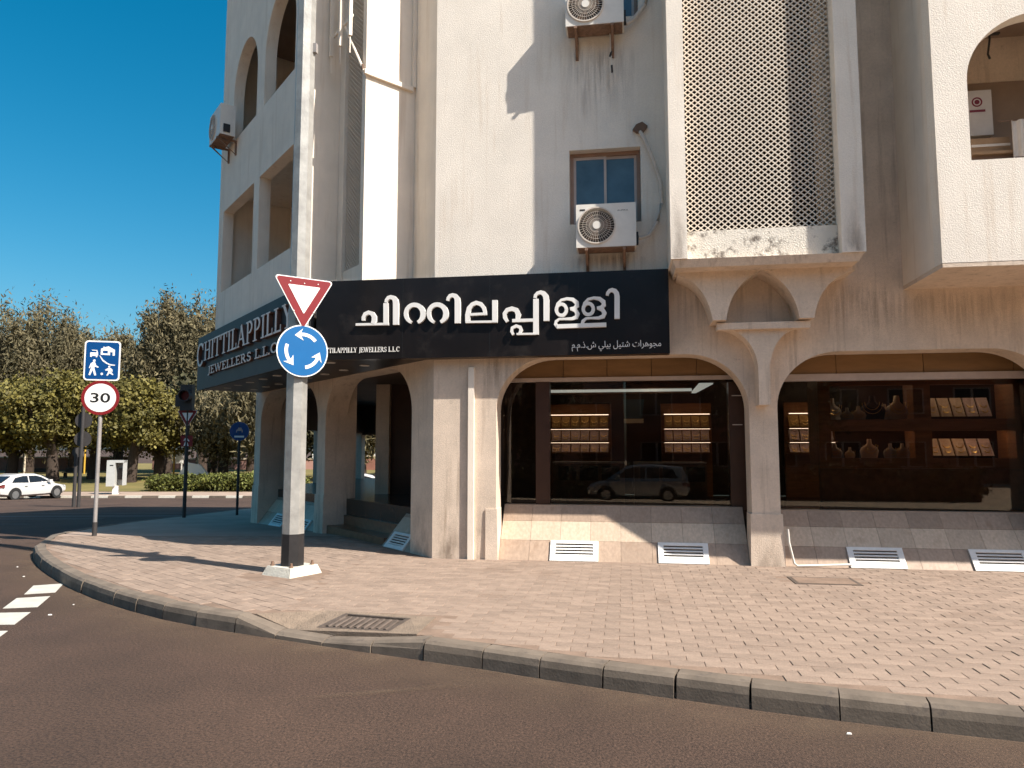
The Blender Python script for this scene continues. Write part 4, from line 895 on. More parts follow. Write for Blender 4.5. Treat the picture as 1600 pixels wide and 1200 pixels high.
# ================================================================ street furniture and signs
def octo(mb, x, y, secs, rot):
    mb.loft([[(x + r*math.cos(rot + k*math.pi/4), y + r*math.sin(rot + k*math.pi/4), z) for k in range(8)] for z, r in secs]); return mb
PX, PY = -3.93, 8.27
lp = thing('lamp_post', 'tall octagonal galvanised lamp post with a black painted foot on a white concrete base', 'lamp post', (PX, PY, .15))
rot = R_(8)
octo(MB(), PX, PY, [(.62, .134), (4.0, .122), (7.5, .119), (9.6, .10)], rot).build('shaft', 'galvanised', lp)
octo(MB(), PX, PY, [(.245, .139), (.62, .1355)], rot).build('painted_foot', 'black_paint', lp)
m = MB(); a = R_(-24); cs_, sn = math.cos(a), math.sin(a)
def rq(u, v, z): return (PX + cs_*u - sn*v, PY + sn*u + cs_*v, z)
m.hexa([rq(-.25, -.25, .13), rq(.25, -.25, .13), rq(.25, .25, .13), rq(-.25, .25, .13), rq(-.205, -.20, .248), rq(.205, -.20, .248), rq(.205, .205, .248), rq(-.205, .205, .248)]); m.build('footing', 'white_concrete', lp)
for u, v in ((-.165, -.155), (.165, -.155), (.165, .16), (-.165, .16)):
    b = MB(); x, y, z = rq(u, v, 0); b.tube([(x, y, .245), (x, y, .30)], .014, 6); b.tube([(x, y, .248), (x, y, .268)], .024, 6); b.build('bolt', 'rusty_bracket', lp)
MB().tube([(PX, PY, 9.6), (PX-.15, PY-.25, 10.1), (PX-.6, PY-1.2, 10.35)], [.06, .05, .045], 8).build('arm', 'galvanised', lp)
MB().box((PX-.85, PY-1.75, 10.28), (PX-.5, PY-1.1, 10.42)).build('luminaire', 'aluminium', lp)
m = MB(); m.box((PX+.09, PY-.03, 6.62), (PX+.15, PY+.03, 6.74)); m.build('cable_clip', 'grey_post', lp)
for z in (2.62, 3.0, 3.3, 3.6): m = MB(); octo(m, PX, PY, [(z, .130), (z+.03, .130)], rot); m.build('sign_band', 'aluminium', lp)
def rtri(s, r, n=5):     # rounded downward triangle, side s, corner radius r
    h = s*.866; c = [(-s/2, h/3*1), (s/2, h/3*1), (0, -h*2/3)]; out = []
    for k, (x, z) in enumerate(c):
        l = math.hypot(x, z); cx, cz = x*(1-2*r/l), z*(1-2*r/l); a0 = math.atan2(z, x)
        for j in range(n+1):
            a_ = a0 + (1 - 2*j/n)*math.pi/3; out.append((cx + r*math.cos(a_), cz + r*math.sin(a_)))
    return out
def yield_sign(label, loc, rz, s, parent=None, name='yield_sign', grp=None):
    t = thing(name, label, 'road sign', loc, rz, grp) if parent is None else parent
    dz = 0 if parent is None else loc[2]; tl = True
    sh = lambda P: [(x, z + dz) for x, z in P]
    MB().prism_xz(sh(rtri(s, .03)), 0, .006).build('back_plate', 'aluminium', t, local=tl)
    MB().prism_xz(sh(rtri(s, .03)), -.003, -.0005).build('white_edge', 'sign_white', t, local=tl)
    MB().prism_xz(sh(rtri(s*.945, .025)), -.006, -.0035).build('red_border', 'sign_red', t, local=tl)
    MB().prism_xz(sh(rtri(s*.54, .008)), -.009, -.0065).build('white_centre', 'sign_white', t, local=tl)
    return t
SR = R_(43.8); nx, ny = math.sin(SR), -math.cos(SR)
ys = yield_sign('red bordered white yield triangle on the lamp post above the blue disc', (PX + nx*.17, PY + ny*.17, 3.48), SR, .74)
for u, v in ((-.17, .155), (0, .145), (.17, .155), (-.12, -.2), (.12, -.2)): MB().disc_y(u, v, .007, -.012, -.008, 8).build('rivet', 'sign_white', ys, local=True)
rb = thing('roundabout_sign', 'blue mandatory roundabout disc with three white arrows on the lamp post', 'road sign', (PX + nx*.17, PY + ny*.17, 2.80), SR)
RR = .315
MB().disc_y(0, 0, RR, 0, .006, 48).build('back_plate', 'aluminium', rb, local=True)
MB().disc_y(0, 0, RR, -.003, -.0005, 48).build('white_edge', 'sign_white', rb, local=True)
MB().disc_y(0, 0, RR*.955, -.006, -.0035, 48).build('blue_face', 'sign_blue', rb, local=True)
for k in range(3):
    a0 = 40 + 120*k; q = MB(); q.ring_y(0, 0, RR*.57, RR*.70, -.009, -.0065, 14, a0, a0+58)
    ah = R_(a0 + 55); rm = RR*.635; c, s_ = math.cos(ah), math.sin(ah); tx, tz = -s_, c
    tip = (c*rm + tx*.085 - c*.008, s_*rm + tz*.085 - s_*.008)
    q.prism_xz([(c*(rm+.07) - tx*.02, s_*(rm+.07) - tz*.02), tip, (c*(rm-.075) - tx*.02, s_*(rm-.075) - tz*.02), (c*rm + tx*.018, s_*rm + tz*.018)], -.0092, -.0063)
    q.build('arrow', 'sign_white', rb, local=True)
# residential zone + 30 sign
ps = thing('speed_limit_post', 'grey post carrying a blue residential zone sign above a 30 speed limit disc', 'road sign', (-9.02, 11.36, .14), R_(24))
MB().tube([(0, 0, 0), (0, 0, 3.35)], .034, 12).build('post', 'grey_post', ps, local=True, smooth=50)
MB().tube([(0, 0, 0), (0, 0, .23)], .04, 12).build('painted_foot', 'dark_post', ps, local=True, smooth=50)
def rrect(w, h, r, n=5):
    out = []
    for cx, cz, a0 in ((w/2-r, h/2-r, 0), (-w/2+r, h/2-r, 90), (-w/2+r, -h/2+r, 180), (w/2-r, -h/2+r, 270)):
        for j in range(n+1): a_ = R_(a0 + 90*j/n); out.append((cx + r*math.cos(a_), cz + r*math.sin(a_)))
    return out
bz = 3.02; Y = -.05
sh = lambda P, z: [(x, q+z) for x, q in P]
MB().prism_xz(sh(rrect(.57, .70, .06), bz), Y, Y+.006).build('zone_plate', 'aluminium', ps, local=True)
MB().prism_xz(sh(rrect(.57, .70, .06), bz), Y-.003, Y-.0005).build('white_edge', 'sign_white', ps, local=True)
zone = MB().prism_xz(sh(rrect(.52, .65, .045), bz), Y-.006, Y-.0035).build('blue_face', 'sign_blue_deep', ps, local=True)
def pic(polys):
    for P in polys:
        q = MB().prism_xz([((x-360)*.00114, (378-z)*.00128 + bz) for x, z in P], Y-.009, Y-.0065); yield q
circ = lambda cx, cz, r: [(cx + r*math.cos(k*math.pi/7), cz + r*math.sin(k*math.pi/7)) for k in range(14)]
PIC = {'house': [[(335, 215), (368, 200), (368, 186), (388, 186), (388, 193), (440, 178), (530, 225), (530, 305), (500, 305), (500, 258), (464, 258), (464, 300), (335, 298), (335, 276), (432, 278), (432, 240), (362, 240), (362, 276), (335, 276)]],
       'car': [[(208, 232), (285, 235), (298, 275), (300, 308), (290, 308), (290, 333), (268, 333), (268, 316), (215, 316), (215, 330), (192, 330), (190, 272), (203, 268), (280, 268), (276, 245), (215, 243)]],
       'road': [[(318, 308), (330, 312), (375, 365), (430, 405), (480, 425), (540, 430), (540, 443), (480, 442), (420, 420), (360, 380)]],
       'walker': [circ(252, 381, 18), [(205, 420), (235, 398), (265, 402), (280, 445), (318, 466), (308, 478), (262, 462), (258, 480), (288, 580), (262, 585), (236, 510), (205, 582), (182, 578), (212, 478), (210, 450), (196, 488), (182, 480)]],
       'child': [circ(461, 459, 14), [(440, 480), (480, 474), (510, 500), (508, 530), (496, 528), (494, 508), (486, 524), (525, 565), (515, 574), (468, 550), (445, 582), (428, 580), (450, 530), (448, 512), (412, 514), (406, 502)]],
       'ball': [circ(363, 560, 17)]}
for nm, polys in PIC.items():
    for q in pic(polys): q.build(nm + '_symbol', 'sign_white', zone, local=True)
sz = 2.37
MB().disc_y(0, sz, .30, Y, Y+.006, 40).build('limit_plate', 'aluminium', ps, local=True)
MB().disc_y(0, sz, .30, Y-.003, Y-.0005, 40).build('red_border', 'sign_red', ps, local=True)
MB().disc_y(0, sz, .247, Y-.006, Y-.0035, 40).build('white_centre', 'sign_white', ps, local=True)
text_mesh('30', .25, 'numerals', 'sign_black', ps, (-.155, Y-.0066, sz-.085), ext=.0006, fit=(.31, .17), offs=.004)
# traffic light with yield sign
tx, ty, tz = gpz(-8.3, 18.5, .14)
tl = thing('traffic_light', 'dark post with an unlit signal head above a small yield sign and red pedestrian plate', 'traffic light', (tx, ty, tz), R_(12))
MB().tube([(0, .03, 0), (0, .03, 3.25)], .045, 10).build('post', 'dark_post', tl, local=True, smooth=50)
yield_sign('', (0, 0, 2.30 - tz + .16), 0, .52, parent=tl)
zc = 1.82 - tz
MB().box((-.15, -.003, zc-.14), (.15, .004, zc+.14)).build('plate', 'sign_red', tl, local=True)
for P in ([(x*.011, zc + z*.011) for x, z in circ(0, 9, 1.9)], [(-.035, zc+.075), (.02, zc+.078), (.05, zc+.03), (.075, zc+.0), (.06, zc-.012), (.02, zc+.02), (.02, zc-.01), (.055, zc-.12), (.03, zc-.125), (0, zc-.045), (-.04, zc-.125), (-.07, zc-.12), (-.03, zc-.01), (-.035, zc+.03), (-.06, zc-.0), (-.075, zc+.01)]):
    MB().prism_xz(P, -.007, -.0035).build('pedestrian_symbol', 'sign_white', tl, local=True)
hz = 2.92 - tz
MB().box((-.17, -.10, hz-.32), (.13, .1, hz+.34)).build('signal_head', 'dark_post', tl, local=True)
MB().prism_xz(sh(rrect(.62, .46, .12), hz+.05), -.06, -.05).build('backboard', 'dark_post', tl, local=True) if False else MB().ring_y(-.02, hz+.05, .13, .155, -.25, -.10, 20).build('hood', 'dark_post', tl, local=True)
MB().disc_y(-.02, hz+.05, .115, -.115, -.101, 20).build('lens', 'lamp_red', tl, local=True)
MB().box((-.30, -.06, hz+.08), (-.171, .06, hz-.22)).build('side_box', 'dark_post', tl, local=True)
# blue round sign beyond
bx, by, bz2 = gpz(-7.45, 19.8, .14)
bs = thing('tow_away_sign', 'small blue disc with a car outline on a dark post beside the arcade', 'road sign', (bx, by, bz2), R_(14))
zc = 2.1 - bz2
MB().tube([(0, .03, 0), (0, .03, zc+.2)], .035, 10).build('post', 'dark_post', bs, local=True, smooth=50)
MB().disc_y(0, zc, .26, 0, .005, 36).build('back_plate', 'aluminium', bs, local=True)
MB().disc_y(0, zc, .255, -.003, -.0005, 36).build('blue_face', 'sign_blue_deep', bs, local=True)
MB().prism_xz([(x*.01, zc+z*.01) for x, z in ((-9, -3), (-8, 4), (-5, 5), (-3, 10), (5, 10), (7, 5), (9, 4), (9, -3), (6, -3), (6, 1), (-6, 1), (-6, -3))], -.006, -.0035).build('car_symbol', 'grey_post', bs, local=True)
MB().box((-.13, -.006, zc-.17), (.13, -.0035, zc-.12)).build('bar_symbol', 'sign_white', bs, local=True)
# signs seen from behind
for r_, d_, hh, ds_, lab in ((-17.2, 29.0, 4.0, .32, 'dark post with round sign turned away beside the far road'), (-17.75, 29.6, 2.4, .2, 'shorter dark post standing close behind the turned-away sign')):
    x, y, z = gpz(r_, d_, 0); t = thing('sign_post', lab, 'sign post', (x, y, z), R_(200))
    MB().tube([(0, 0, 0), (0, 0, hh)], .07, 8).build('post', 'dark_post', t, local=True, smooth=50)
    MB().disc_y(0, hh-.55 if hh > 3 else hh-.2, ds_, -.10, -.09, 24).build('sign_disc', 'dark_post', t, local=True)
    if hh > 3: MB().disc_y(0, hh-1.3, ds_, -.10, -.09, 24).build('sign_disc', 'dark_post', t, local=True)
# phone kiosk on the far pavement
x, y, z = gpz(-24.6, 45.3, .13); ph = thing('phone_kiosk', 'pale grey pedestal telephone kiosk on the far pavement beside the hedge', 'phone kiosk', (x, y, z), R_(20))
MB().box((-.16, -.14, 0), (.16, .14, .52)).build('pedestal', 'far_white', ph, local=True)
MB().box((-.48, -.32, .5), (0, .32, 2.1)).build('cabinet', 'phone_grey', ph, local=True)
q = MB(); q.box((0, .26, .55), (.5, .32, 2.1)); q.box((.44, -.3, .55), (.5, .26, 2.1)); q.box((0, -.32, 1.95), (.5, .26, 2.1)); q.build('hood', 'phone_grey', ph, local=True)
MB().box((.06, .1, .9), (.38, .25, 1.6)).build('telephone', 'ac_dark', ph, local=True)
MB().box((-.30, -.325, 1.75), (-.1, -.321, 1.82)).build('slot', 'sign_black', ph, local=True)
# ================================================================ vehicles (x forward, origin on the ground)
def car(name, label, cat, loc, rz, paint, suv=False, grp=None):
    t = thing(name, label, cat, loc, rz, grp); HW = .90
    Lh = 2.25; bel = 1.02 if suv else .92; rf = 1.66 if suv else 1.45
    st = [(-Lh, .42, .80, .70), (-Lh+.12, .30, bel-.02, .82), (-1.6, .22, bel+.02, HW), (-.6, .20, bel, HW+.01), (.6, .20, bel-.02, HW+.01), (1.15, .21, bel-.06, HW), (1.8, .24, bel-.16, .85), (Lh-.12, .30, bel-.27, .78), (Lh, .38, .60, .62)]
    rings = []
    for x, zb, zt, w in st:
        zm = (zb+zt)/2
        rings.append([(x, -w*.82, zb), (x, w*.82, zb), (x, w*.97, zb+.1), (x, w, zm), (x, w*.975, zt-.08), (x, w*.86, zt), (x, 0, zt+.03), (x, -w*.86, zt), (x, -w*.975, zt-.08), (x, -w, zm), (x, -w*.97, zb+.1)])
    MB().loft(rings).build('body', paint, t, local=True, smooth=32)
    cst = [(-2.05 if not suv else -2.2, bel-.02, bel+.02, .76), (-1.35 if not suv else -1.95, bel-.02, rf-.12, .70), (-.75, bel-.02, rf, .64), (.1, bel-.02, rf-.02, .64), (.55, bel-.02, rf-.12, .66), (1.35, bel-.05, bel-.02, .76)]
    rings = [[(x, -.80, zb), (x, .80, zb), (x, w, max(zb+.01, zt-.05)), (x, w*.85, zt), (x, -w*.85, zt), (x, -w, max(zb+.01, zt-.05))] for x, zb, zt, w in cst]
    cab = MB().loft(rings).build('cabin', paint, t, local=True, smooth=25)
    def yside(x, z):     # outer half width of the cabin side at x, z
        for a, b in zip(cst, cst[1:]):
            if a[0] <= x <= b[0]:
                k = (x-a[0])/(b[0]-a[0]); zb = a[1]+(b[1]-a[1])*k; zt = a[2]+(b[2]-a[2])*k-.05; w = a[3]+(b[3]-a[3])*k
                return .80 + (w-.80)*min(1, max(0, (z-zb)/max(.02, zt-zb)))
        return .8
    x0 = -1.75 if suv else -1.45
    for s_ in (-1, 1):
        for P in ([(x0, bel+.06), (x0+.22, rf-.22), (-.72, rf-.13), (-.42, rf-.13), (-.42, bel+.03)], [(-.34, bel+.03), (-.34, rf-.13), (.15, rf-.14), (.48, rf-.23), (1.0, bel+.04)]):
            q = MB(); q.prism(P, lambda x, z: (x, s_*(yside(x, z)+.012), z), lambda x, z: (x, s_*(yside(x, z)-.01), z)); q.build('side_window', 'car_glass', t, local=True)
    xr0, xr1 = (-2.19, -1.97) if suv else (-1.98, -1.40)
    MB().hexa([(xr0, -.66, bel+.07), (xr0, .66, bel+.07), (xr1, .58, rf-.15), (xr1, -.58, rf-.15), (xr0-.03, -.66, bel+.1), (xr0-.03, .66, bel+.1), (xr1-.03, .58, rf-.12), (xr1-.03, -.58, rf-.12)]).build('rear_window', 'car_glass', t, local=True)
    MB().hexa([(1.28, -.68, bel+.02), (1.28, .68, bel+.02), (.62, .56, rf-.13), (.62, -.56, rf-.13), (1.31, -.68, bel+.05), (1.31, .68, bel+.05), (.65, .56, rf-.10), (.65, -.56, rf-.10)]).build('windscreen', 'car_glass', t, local=True)
    for x in (-1.32, 1.38):
        for s_ in (-1, 1):
            w = MB(); w.tube([(x, s_*.70, .325), (x, s_*.915, .325)], .325, 22); wh = w.build('wheel', 'tyre', t, local=True, smooth=40)
            w = MB(); w.tube([(x, s_*.90, .325), (x, s_*.925, .325)], .205, 18); w.build('rim', 'rim', wh, local=True, smooth=40)
            w = MB(); w.ring_y(x, .325, .335, .39, s_*.86, s_*.918, 20, -10, 190); w.build('wheel_arch', 'tyre', t, local=True)
    for s_ in (-1, 1):
        MB().hexa([(-Lh-.02, s_*.45, .70), (-Lh-.02, s_*.74, .70), (-1.98, s_*.90, .74), (-1.98, s_*.80, .74), (-Lh+.02, s_*.45, .84), (-Lh+.03, s_*.78, .86), (-1.95, s_*.88, .88), (-1.95, s_*.8, .88)]).build('tail_light', 'lamp_red', t, local=True)
        MB().hexa([(Lh-.02, s_*.40, .56), (Lh-.02, s_*.68, .56), (1.95, s_*.84, .62), (1.95, s_*.7, .62), (Lh-.06, s_*.40, .66), (Lh-.08, s_*.70, .68), (1.9, s_*.84, .74), (1.9, s_*.7, .74)]).build('headlight', 'lamp_clear', t, local=True)
        MB().box((.75, s_*.86, bel+.02), (.95, s_*1.02, bel+.16)).build('mirror', paint, t, local=True)
        for x in (-.75, .35): MB().box((x, s_*.905, bel-.17), (x+.16, s_*.93, bel-.14)).build('door_handle', 'rim', t, local=True)
    MB().box((-Lh-.015, -.26, .60), (-Lh+.02, .26, .72)).build('number_plate', 'sign_white', t, local=True)
    MB().box((-Lh-.03, -.7, .36), (-Lh+.1, .7, .5)).build('bumper', 'tyre' if suv else paint, t, local=True)
    return t
hd = R_(86)
x, y, z = gpz(-27.6, 41.2); sedan = car('parked_car', 'white sedan parked by the far kerb', 'car', (x, y, z), hd, 'car_white')
x, y, z = gpz(-32.0, 42.6); dup(sedan, (x, y, z), hd + R_(20), 'white sedan half hidden behind the nearer white sedan')
sedan['group'] = 'cars parked by the park'
x, y, z = gpz(-8.6, 42.0); dup(sedan, (x, y, z), hd + R_(-65), 'white sedan glimpsed through the corner arcade')
x, y, z = gpz(.2, 41.5); dup(sedan, (x, y, z), hd + R_(110), 'white sedan glimpsed through the narrow left shop pane')
car('parked_suv', 'dark grey hatchback across the road, mirrored in the shop window', 'car', (.6, -12.8, gz(.6, -12.8)), R_(184), 'car_silver', True)
# ================================================================ trees
def leaf_mesh(name, m, parent, cen, rad, n, size, asp=1.0, droop=0.0, loc=(0, 0, 0)):
    k = len(cen); idx = RNG.integers(0, k, n); P = cen[idx] + RNG.normal(size=(n, 3)) * rad[idx]
    a = RNG.normal(size=(n, 3)); 
    if droop: a = a*(1-droop) + np.array([0, 0, -1.0])*droop*1.6
    a /= np.linalg.norm(a, axis=1)[:, None]
    b = np.cross(a, RNG.normal(size=(n, 3))); b /= np.linalg.norm(b, axis=1)[:, None]
    s = size * RNG.uniform(.55, 1.35, n)[:, None]
    u = a*s*asp; w = b*s/ max(asp, 1)**.4
    V = np.stack([P-u*.5, P+w*.45+u*.05, P+u*.5, P-w*.45-u*.05], 1).reshape(-1, 3) - np.array(loc)
    me = bpy.data.meshes.new(name); me.vertices.add(4*n); me.vertices.foreach_set('co', V.ravel()); me.loops.add(4*n); me.loops.foreach_set('vertex_index', np.arange(4*n, dtype=np.int32))
    me.polygons.add(n); me.polygons.foreach_set('loop_start', np.arange(0, 4*n, 4, dtype=np.int32)); me.update(calc_edges=True); me.materials.append(MATS[m])
    o = bpy.data.objects.new(name, me); COL.objects.link(o); o.parent = parent; return o
def tree(label, r, d, top, rx, kind, grp, base=None, trunk_r=.35, lean=0.0, low=.35, n=None):
    x, y = gp(r, d); z = (fz + .3) if base is None else base
    t = thing('tree', label, 'tree', (x, y, z), 0, grp); H = top - z
    tp = Vector((x + lean*H*.4, y, z + H*.55))
    tb = MB(); tb.tube([(x, y, z-.2), (x + lean*H*.12, y, z+H*.18), tuple(tp)], [trunk_r*1.25, trunk_r, trunk_r*.45], 9)
    tr_ = tb.build('trunk', 'bark', t, smooth=60)
    cz = z + H*(low + 1)/2; rz_ = H*(1-low)/2; cx = x + lean*H*.35
    limb_tips = []
    for k in range(7):
        a_ = 2*math.pi*k/7 + random.random(); e = random.uniform(.15, .8); q = Vector((cx + rx*.7*math.cos(a_), y + rx*.7*math.sin(a_), cz + rz_*(e-.35)))
        s0 = Vector((x + lean*H*.15, y, z + H*random.uniform(.2, .4))); mid = s0.lerp(q, .5) + Vector((0, 0, -.03*H))
        lb = MB(); lb.tube([tuple(s0), tuple(mid), tuple(q)], [trunk_r*.5, trunk_r*.3, trunk_r*.08], 6); lb.build('limb', 'bark', tr_, smooth=60)
    nc = 110 if kind == 'olive' else 190
    u = RNG.normal(size=(nc, 3)); u /= np.linalg.norm(u, axis=1)[:, None]; rr = RNG.uniform(.35, 1.0, nc)**.55
    cen = np.array([cx, y, cz]) + u*rr[:, None]*np.array([rx, rx, rz_])*RNG.uniform(.78, 1.12, nc)[:, None]
    if kind == 'olive':
        rad = np.tile(np.array([.16, .16, .12])*rx, (nc, 1))*RNG.uniform(.6, 1.2, nc)[:, None]; leaf_mesh('crown', 'leaf_olive', t, cen, rad, n or 13000, .25, 1.2, .15, (x, y, z))
    elif kind == 'dark':
        rad = np.tile(np.array([.16, .16, .14])*rx, (nc, 1)); leaf_mesh('crown', 'leaf_dark', t, cen, rad, n or 6500, .36, 1.4, .3, (x, y, z))
    else:
        rad = np.tile(np.array([.10, .10, .20])*rx, (nc, 1))*RNG.uniform(.6, 1.3, nc)[:, None]; leaf_mesh('crown', 'leaf_feather', t, cen, rad, n or 34000, .21, 2.2, .42, (x, y, z))
    return t
def pr(px, d): return (px - 800)/1130*d
G1, G2, G3 = 'round olive trees along the park edge', 'tall feathery trees behind the park', 'dark trees beyond the arcade'
for px, d, tp_, rx, lb in ((-45, 60, 6.6, 3.6, 'olive-green tree at the park edge, furthest from the phone kiosk'), (22, 62, 7.0, 3.7, 'olive-green tree spreading over the parked white sedan'), (88, 60, 8.0, 3.5, 'olive-green tree with the thick leaning trunk beyond the sedan bonnet'),
                            (150, 63, 7.6, 3.3, 'olive-green tree directly behind the 30 speed limit disc'), (207, 58, 7.4, 3.2, 'olive-green tree rising behind the phone kiosk'), (254, 62, 6.6, 2.9, 'smaller olive-green tree between the phone kiosk and the traffic light')):
    tree(lb, pr(px, d), d, tp_, rx, 'olive', G1, trunk_r=.42, lean=random.uniform(-.15, .2), low=.30)
for px, d, tp_, rx, lb in ((-30, 82, 16.5, 7.0, 'feathery brownish tree, tall, behind the outermost olive tree'), (48, 80, 16.9, 6.2, 'feathery brownish tree with a ragged dome above the parked sedan'), (120, 84, 14.6, 5.0, 'feathery brownish tree with its top level with the blue zone sign'),
                            (188, 86, 15.2, 4.6, 'feathery brownish tree in the dip behind the 30 sign post'), (262, 78, 17.4, 4.4, 'tallest feathery tree, its crown touching the corner signboard'), (318, 80, 17.6, 5.2, 'feathery tree cut off by the corner of the building'), (395, 84, 15.0, 5.0, 'feathery tree showing only beneath the corner soffit')):
    tree(lb, pr(px, d), d, tp_, rx, 'feather', G2, trunk_r=.5, lean=random.uniform(-.1, .1), low=.16)
for px, d, tp_, rx, lb in ((352, 62, 6.2, 3.4, 'drooping pale tree behind the small blue disc sign'), (410, 58, 7.5, 3.6, 'drooping tree glimpsed between arcade columns'), (566, 60, 6.5, 3.0, 'drooping tree framed by the arcade opening')):
    tree(lb, pr(px, d), d, tp_, rx, 'feather', G3, trunk_r=.4, low=.3, n=14000)
for px, d, tp_, rx, lb in ((335, 70, 9.0, 4.0, 'dark tree behind the traffic light'), (470, 66, 9.0, 4.2, 'dark tree beyond the arcade columns'), (640, 70, 8.0, 4.0, 'dark tree beyond the stair core'), (720, 75, 8.0, 4.0, 'dark tree beyond the rear of the arcade')):
    tree(lb, pr(px, d), d, tp_, rx, 'dark', G3, trunk_r=.4, low=.2)
def hedge(label, r0, r1, d0, dep, hh, n):
    x, y = gp((r0+r1)/2, d0); t = thing('hedge', label, 'hedge', (x, y, fz+.15), 0, 'clipped hedges on the far pavement')
    k = 160; c = np.array([[*gp(a_, b_), fz+.15+e] for a_, b_, e in zip(RNG.uniform(r0, r1, k), RNG.uniform(d0, d0+dep, k), RNG.uniform(.1, hh, k))])
    leaf_mesh('foliage', 'hedge_leaf', t, c, np.tile([.22, .22, .10], (k, 1)), n, .14, 1.3, 0, (x, y, fz+.15))
    q = MB(); 
    for a_ in np.arange(r0+.3, r1, 1.2): x2, y2 = gp(a_, d0+dep/2); MB().tube([(x2, y2, fz+.1), (x2+.1, y2, fz+.6)], .04, 5).build('stem', 'bark', t)
hedge('clipped green hedge in sun beside the phone kiosk', -24.0, -20.6, 48.2, 1.4, .95, 9000)
hedge('clipped hedge behind the traffic light post, mostly shaded', -20.4, -13.8, 48.0, 1.6, 1.05, 9000)
q = thing('hedge', 'added dark hedge across the road, screening pale ground from the window reflections', 'hedge', (0, -15.6, -.8))  # added unseen hedge with solid core, hides bright ground from the shop glass
k = 300; c = np.stack([RNG.uniform(-16, 16, k), RNG.uniform(-16.1, -15.1, k), RNG.uniform(-.7, .75, k)], 1)
leaf_mesh('foliage', 'leaf_dark', q, c, np.tile([.3, .2, .15], (k, 1)), 14000, .22, 1.3, 0, (0, -15.6, -.8))
MB().box((-16, -15.9, -.85), (16, -15.3, .5)).build('screen_core', 'bark', q)
# park furniture and far walls
def prism_street(r0, r1, d0, d1, z0, z1): return MB().prism([gp(r0, d0), gp(r1, d0), gp(r1, d1), gp(r0, d1)], lambda x, y: (x, y, z1), lambda x, y: (x, y, z0))
zl = fz + .32
for r0, r1, d0, h, mm, lb in ((-85, -46, 88, 1.5, 'terracotta', 'long terracotta wall across the park behind the parked cars'), (-45.5, -20, 92, 1.25, 'far_pink', 'long pinkish wall across the park behind the phone kiosk'), (-19.5, 12, 90, 1.6, 'terracotta', 'terracotta wall across the park behind the arcade')):
    t = thing('park_wall', lb, 'wall', (*gp((r0+r1)/2, d0), zl)); prism_street(r0, r1, d0, d0+.4, zl-.1, zl+h).build('panel', mm, t); prism_street(r0-.1, r1+.1, d0-.1, d0+.5, zl+h+.003, zl+h+.16).build('coping', 'far_cream', t)
for k, (px, d, h, mm, lb) in enumerate(((43, 78, 3.0, 'far_cream', 'pale lamp standard in the park beyond the sedan roof'), (136, 76, 3.6, 'post_yellow', 'yellow lamp standard hidden behind the dark sign posts'), (255, 78, 2.6, 'far_cream', 'pale twin-arm lamp standard left of the traffic light'), (275, 70, 3.6, 'post_yellow', 'yellow lamp standard rising beside the traffic light'), (312, 74, 3.0, 'far_cream', 'pale lamp standard right of the traffic light post'))):
    x, y = gp(pr(px, d), d); t = thing('park_lamp', lb, 'lamp', (x, y, zl), R_(8.8), 'lamps in the park')
    MB().tube([(0, 0, 0), (0, 0, h)], .09, 8).build('post', mm, t, local=True, smooth=50); MB().box((-.8, -.12, h), (.8, .12, h+.14)).build('arm', mm, t, local=True)
    for s_ in (-.65, .65): MB().box((s_-.2, -.16, h-.1), (s_+.2, .16, h)).build('lamp_head', 'far_white', t, local=True)
for px, d, w, h, mm, lb in ((118, 66, 1.6, .9, 'dark_post', 'dark park bench under the olive trees'), (70, 64, 1.6, .9, 'dark_post', 'dark park bench just beyond the sedan bonnet')):
    x, y = gp(pr(px, d), d); t = thing('park_bench', lb, 'bench', (x, y, zl), R_(8.8), 'benches in the park')
    MB().box((-w/2, -.25, .42), (w/2, .25, .48)).build('seat', mm, t, local=True); MB().box((-w/2, .2, .5), (w/2, .26, h)).build('backrest', mm, t, local=True)
    for s_ in (-w*.4, w*.4): MB().box((s_-.05, -.22, -.05), (s_+.05, .2, .42)).build('leg', mm, t, local=True)
x, y = gp(pr(278, 80), 80); t = thing('notice_board', 'white square notice board in the park beside the yellow lamp', 'board', (x, y, zl), R_(8.8)); MB().box((-.75, 0, 1.0), (.75, .12, 2.5)).build('panel', 'far_white', t, local=True)
for s_ in (-.6, .6): MB().box((s_-.06, .02, -.1), (s_+.06, .1, 1.0)).build('leg', 'far_white', t, local=True)
x, y = gp(pr(306, 60), 60); t = thing('ramp_wall', 'pale sloping ramp wall showing above the shaded hedge', 'wall', (x, y, zl), R_(8.8)); MB().prism_xz([(-1.6, 0), (1.6, 0), (.5, 1.3), (-.6, 1.5)], 0, .3).build('wall_slab', 'far_white', t, local=True)
